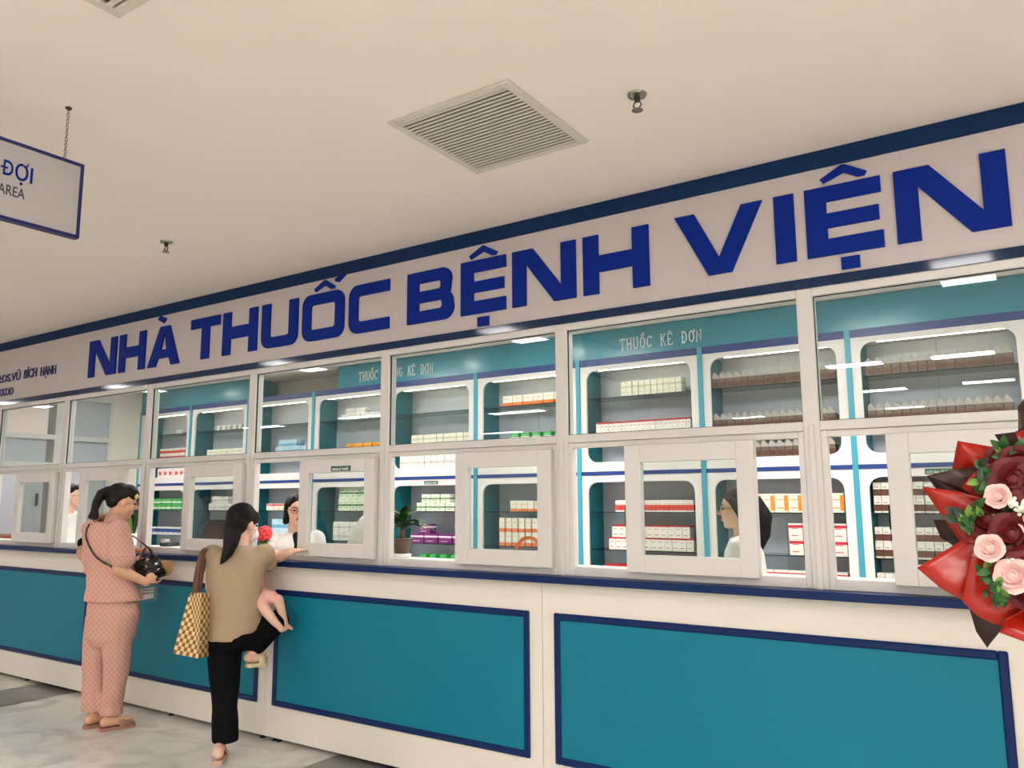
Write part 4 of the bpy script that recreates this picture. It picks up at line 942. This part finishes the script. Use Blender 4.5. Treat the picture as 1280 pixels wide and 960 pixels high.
# ------------------------------------------------------------------ things on the inner worktop
WT = 1.125
def leafblade(bm, base, tip, width, bend, mi=0, nrm=None):
    base, tip = Vector(base), Vector(tip); d = tip-base; s = d.cross(nrm or Vector((0, 0, 1)))
    s = s.normalized() if s.length > 1e-4 else Vector((1, 0, 0)); up = s.cross(d).normalized(); L = []; N = 6
    for i in range(N+1):
        t = i/N; c = base+d*t+up*bend*math.sin(math.pi*t)*d.length; wd = width*math.sin(math.pi*min(.98, t*.9+.06))
        L.append((bm.verts.new(c-s*wd+up*wd*.3), bm.verts.new(c), bm.verts.new(c+s*wd+up*wd*.3)))
    for a, b in zip(L, L[1:]):
        bm.faces.new((a[0], a[1], b[1], b[0])).material_index = mi; bm.faces.new((a[1], a[2], b[2], b[1])).material_index = mi
def pot_plant():
    p = on_y(502, 690, .28); x, y = p.x, .28; r = root('potted_plant', (x, y, WT), 'leafy green potted plant on the worktop behind the open window', 'plant')
    bm = bmesh.new(); lathe(bm, (x, y, WT), [(.04, 0), (.06, .012), (.062, .03), (.045, .035)], 18); obj('saucer', bm, 'coat_white', r, True)
    bm = bmesh.new(); lathe(bm, (x, y, WT+.03), [(.045, 0), (.055, .05), (.062, .085), (.066, .085), (.066, .095), (.05, .095)], 18); obj('pot', bm, 'pot', r, True)
    bm = bmesh.new(); lathe(bm, (x, y, WT+.11), [(.05, 0), (.05, .008)], 14); obj('soil', bm, 'soil', r)
    bm = bmesh.new(); tube(bm, [(x, y, WT+.11), (x+.005, y, WT+.17), (x, y, WT+.2)], [.018, .014, .01], 8); obj('stem', bm, 'wood_brown', r, True)
    random.seed(11)
    for i in range(34):
        a = random.uniform(0, 6.28); e = random.uniform(.1, 1.2); l = random.uniform(.15, .24)
        b0 = Vector((x, y, WT+.17+random.uniform(0, .05))); tip = b0+Vector((math.cos(a)*math.cos(e)*l, math.sin(a)*math.cos(e)*l*.7, math.sin(e)*l-.04))
        bm = bmesh.new(); leafblade(bm, b0, tip, .027, .16); obj('leaf', bm, random.choice(('leaf', 'leaf', 'leaf_dark', 'leaf_light')), r, True)
pot_plant()
def snake_plant():
    p = on_y(165, 660, .3); x, y = p.x, .3; r = root('snake_plant', (x, y, WT), 'tall dark green leafed plant in pot behind the woman in pink', 'plant')
    bm = bmesh.new(); lathe(bm, (x, y, WT), [(.05, 0), (.065, .1), (.06, .1)], 16); obj('pot', bm, 'coat_white', r, True)
    for i in range(7):
        a = i*.9; b0 = Vector((x+.02*math.cos(a), y+.02*math.sin(a), WT+.09)); tip = b0+Vector((.04*math.cos(a), .04*math.sin(a), .36-.03*i))
        bm = bmesh.new(); leafblade(bm, b0, tip, .02, .03, nrm=Vector((math.cos(a), math.sin(a), 0))); obj('leaf', bm, 'leaf_light' if i == 6 else 'leaf_dark', r, True)
snake_plant()
def flower_vase():
    p = on_y(330, 668, .3); x, y = p.x, .3; r = root('flower_vase', (x, y, WT), 'round bunch of coral red flowers in a vase', 'flowers')
    bm = bmesh.new(); lathe(bm, (x, y, WT), [(.03, 0), (.04, .03), (.03, .07), (.025, .07)], 14); obj('vase', bm, 'leaf_light', r, True)
    random.seed(3); c = Vector((x, y, p.z+.005))
    for i in range(34):
        z = 1-2*(i+.5)/34; a = i*2.4; q = Vector((math.sqrt(1-z*z)*math.cos(a), math.sqrt(1-z*z)*math.sin(a), z))
        bl = Blob(); bl.ell(c+q*.045, (.018, .018, .016)); obj('flower', bl.bm, 'coral', r, True)
    for i in range(8):
        a = i*.8; bm = bmesh.new(); leafblade(bm, (x, y, WT+.06), (x+.07*math.cos(a), y+.07*math.sin(a), WT+.075), .014, .1); obj('leaf', bm, 'leaf', r, True)
flower_vase()
p = on_y(661, 690, .3); o = root('orange_ring', (p.x, .3, WT), 'orange ring shaped handle on a small basket behind the sash', 'basket')
bm = bmesh.new(); tube(bm, [(p.x+.09*math.cos(t), .3, WT+.05+.1*math.sin(t)) for t in [math.pi*i/16 for i in range(17)]], .011, 8); obj('handle', bm, 'orange', o, True)
bm = bmesh.new(); lathe(bm, (p.x, .3, WT), [(.075, 0), (.095, .05), (.09, .052), (.07, .006)], 22); obj('basket_body', bm, 'orange', o, True)
p = on_y(212, 680, .42); o = root('card_terminal', (p.x, .42, WT), 'small dark card terminal on the worktop', 'device')
bm = bmesh.new(); box(bm, p.x-.05, p.x+.05, .36, .48, WT, WT+.035, 0, .006); obj('body', bm, 'chair_grey', o)
bm = bmesh.new(); box(bm, p.x-.03, p.x+.03, .358, .4, WT+.03, WT+.06, 0, .003); obj('screen', bm, 'back_grey', o)
p = on_y(274, 668, 1.0); o = root('office_chair', (p.x, 1.0, FLOOR), 'dark grey office chair with rounded back inside the pharmacy', 'chair')
bm = bmesh.new(); plate(bm, rrect(p.x-.2, p.x+.2, .72, p.z+.13, .14), [], .97, 1.03); obj('backrest', bm, 'chair_grey', o)
bm = bmesh.new(); box(bm, p.x-.22, p.x+.22, .98, 1.42, .5, .58, 0, .03); obj('seat', bm, 'chair_grey', o)
bm = bmesh.new(); tube(bm, [(p.x, 1.2, .05), (p.x, 1.2, .5)], .03, 10); obj('pole', bm, 'metal', o)
bm = bmesh.new(); tube(bm, [(p.x, 1.0, .75), (p.x, 1.02, .56), (p.x, 1.15, .53)], .02, 8); obj('back_support', bm, 'black_plastic', o)
for k in range(5):
    a = k*1.2566; bm = bmesh.new(); tube(bm, [(p.x, 1.2, .07), (p.x+.26*math.cos(a), 1.2+.26*math.sin(a), .04)], [.025, .015], 8); lg = obj('leg', bm, 'black_plastic', o)
    bl = Blob(); bl.ell((p.x+.26*math.cos(a), 1.2+.26*math.sin(a), FLOOR+.025), (.025, .025, .025)); obj('castor', bl.bm, 'black_plastic', lg, True)
o = root('desk', (SX+.42, .8, FLOOR), 'brown wooden desk by the window wall inside', 'desk')
bx('desk_top', SX+.03, SX+.7, .66, 1.5, 1.08, 1.12, 'wood_brown', o, .004)
for x in (SX+.05, SX+.63):
    for y in (.68, 1.43): bx('leg', x, x+.05, y, y+.05, FLOOR, 1.08, 'wood_brown', o)

# ------------------------------------------------------------------ congratulation bouquet on its stand
def bouquet():
    f = Fig(*on_y(1330, 690, -1.05).xy); P = f.pt; c = P(1330, 690, 0); Z = Vector((0, 0, 1))
    r = root('flower_stand', (c.x, c.y, FLOOR), 'large bouquet of roses in glossy red wrapping paper on a stand', 'flowers')
    bm = bmesh.new(); tube(bm, [Vector((c.x, c.y, FLOOR+.3)), Vector((c.x, c.y, c.z-.1))], .02, 10); obj('pole', bm, 'wood_brown', r)
    for k in range(3):
        a = k*2.094+.5; bm = bmesh.new(); tube(bm, [(c.x, c.y, .5), (c.x+.28*math.cos(a), c.y+.28*math.sin(a), FLOOR+.012)], .014, 8); obj('leg', bm, 'wood_brown', r)
    bl = Blob(); bl.ell(c+f.dv*.05, (.2, .2, .24)); bl.build('foam_base', 'leaf_dark', r, .02, 2)
    def sheet(pts, m):
        """folded paper: outline points (px, py, depth), first point is the fold centre"""
        bm = bmesh.new(); V = [P(*q) for q in pts]; n = len(V); cen = V[0]; vs0 = []
        ff = []
        for a, b in zip(V[1:], V[2:]):
            ff.append([bm.verts.new(q) for q in (cen, a, b)])
            bm.faces.new(ff[-1])
        bmesh.ops.remove_doubles(bm, verts=bm.verts[:], dist=.0004)
        bmesh.ops.subdivide_edges(bm, edges=bm.edges[:], cuts=5, use_grid_fill=True)
        for v in bm.verts: v.co += f.dv*.012*noise.noise(v.co*14)
        bmesh.ops.recalc_face_normals(bm, faces=bm.faces[:])
        bmesh.ops.solidify(bm, geom=bm.faces[:], thickness=.0015)
        obj('wrapping_paper', bm, m, r, True)
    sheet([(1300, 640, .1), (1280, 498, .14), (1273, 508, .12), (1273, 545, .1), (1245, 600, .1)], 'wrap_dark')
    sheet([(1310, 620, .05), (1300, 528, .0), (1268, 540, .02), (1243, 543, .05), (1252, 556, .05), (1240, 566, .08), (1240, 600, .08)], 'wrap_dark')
    sheet([(1310, 620, .03), (1300, 530, -.04), (1269, 541, .0), (1280, 565, -.02), (1282, 600, 0)], 'wrap_red')
    sheet([(1300, 660, .08), (1262, 562, .08), (1197, 551, .02), (1190, 588, .06), (1200, 640, .1)], 'wrap_red')
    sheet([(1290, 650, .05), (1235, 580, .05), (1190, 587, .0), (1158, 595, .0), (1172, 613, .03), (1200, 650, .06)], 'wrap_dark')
    sheet([(1285, 655, .03), (1240, 600, .0), (1218, 590, -.02), (1199, 611, .02), (1205, 640, .03)], 'wrap_red')
    sheet([(1290, 670, .0), (1262, 632, -.03), (1200, 615, -.02), (1152, 608, -.04), (1181, 650, -.02), (1210, 690, .02)], 'wrap_red')
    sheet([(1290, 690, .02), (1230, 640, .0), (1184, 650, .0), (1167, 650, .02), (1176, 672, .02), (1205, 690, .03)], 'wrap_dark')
    sheet([(1300, 690, -.03), (1262, 690, -.1), (1211, 670, -.06), (1146, 710, -.12), (1175, 735, -.12), (1202, 750, -.1), (1250, 770, -.06)], 'wrap_red')
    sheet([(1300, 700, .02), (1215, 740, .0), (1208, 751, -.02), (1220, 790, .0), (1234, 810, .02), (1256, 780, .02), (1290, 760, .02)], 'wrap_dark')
    sheet([(1300, 700, -.05), (1215, 690, -.12), (1203, 751, -.12), (1222, 770, -.12), (1247, 782, -.1), (1275, 780, -.08), (1300, 775, -.06)], 'wrap_red')
    sheet([(1320, 740, -.06), (1290, 758, -.1), (1256, 775, -.12), (1249, 790, -.14), (1285, 803, -.15), (1330, 820, -.12), (1345, 780, -.1)], 'wrap_red')
    def rose(c0, R, m, label=None):
        bm = bmesh.new(); n = (f.dv*-1+Z*.25-f.rv*.2).normalized(); s = n.cross(Z).normalized(); u = s.cross(n)
        for rg, (cnt, rr, hgt, op) in enumerate(((3, .25, .62, .1), (4, .48, .6, .2), (5, .74, .5, .4), (5, 1.0, .3, .8))):
            for i in range(cnt):
                a0 = 2*math.pi*i/cnt+rg*.7; span = 2*math.pi/cnt*1.2; G_ = []
                for v in range(4):
                    t = v/3; rad = R*(rr*.35+rr*.65*t**(.8))*(1+op*.15*t*t); hz = R*(hgt*t**.7 if rg < 3 else hgt*math.sin(t*2.0)+.1)-R*.3
                    G_.append([bm.verts.new(c0+(s*math.cos(a0+span*(k/4-.5))+u*math.sin(a0+span*(k/4-.5)))*rad*(1-.1*abs(k/4-.5)*t*2)+n*(hz-R*.1*abs(k-2)/2*t)) for k in range(5)])
                for A, B in zip(G_, G_[1:]):
                    for k in range(4): bm.faces.new((A[k], A[k+1], B[k+1], B[k]))
        bmesh.ops.create_uvsphere(bm, u_segments=10, v_segments=6, radius=R*.45, matrix=Matrix.Translation(c0-n*R*.2))
        obj('rose', bm, m, r, True)
    for q in ((1247, 620, -.12, .031), (1237, 685, -.16, .034), (1266, 720, -.17, .042), (1300, 650, -.15, .045), (1310, 720, -.17, .045)): rose(P(*q[:3]), q[3], 'rose_pink')
    for q in ((1268, 600, -.1, .06), (1236, 650, -.1, .055), (1266, 668, -.15, .055), (1240, 598, -.02, .04), (1300, 605, -.12, .06), (1300, 685, -.16, .06), (1290, 740, -.15, .05), (1250, 575, .0, .04), (1272, 578, -.06, .045)): rose(P(*q[:3]), q[3], 'rose_red')
    random.seed(5)
    for (px, py, n, dp) in ((1232, 593, 9, -.1), (1205, 652, 10, -.12), (1218, 640, 6, -.12), (1232, 716, 6, -.17), (1240, 738, 9, -.19), (1258, 750, 6, -.18), (1262, 640, 8, -.12), (1252, 690, 8, -.14), (1278, 695, 6, -.16), (1256, 565, 6, -.05), (1222, 610, 5, -.08), (1300, 620, 6, -.12), (1276, 560, 6, -.06)):
        for i in range(n):
            a = random.uniform(0, 6.28); l = random.uniform(.022, .04); b0 = P(px+random.uniform(-10, 10), py+random.uniform(-9, 9), dp+.02)
            tip = b0+f.rv*l*math.cos(a)+Z*l*math.sin(a)-f.dv*random.uniform(.0, .03); bm = bmesh.new(); leafblade(bm, b0, tip, l*.3, .1, nrm=f.dv*-1)
            obj('leaf', bm, random.choice(('leaf', 'leaf_dark', 'leaf', 'leaf_light')), r, True)
    for (px, py) in ((1270, 633), (1276, 640), (1266, 628), (1262, 700), (1280, 632)):
        bm = bmesh.new()
        for i in range(9):
            q = P(px+random.uniform(-5, 5), py+random.uniform(-6, 6), -.15+random.uniform(-.02, .02)); bmesh.ops.create_icosphere(bm, subdivisions=1, radius=.0055, matrix=Matrix.Translation(q))
        tag(obj('filler_flower', bm, 'tiny_white', r, True), kind='stuff')
bouquet()
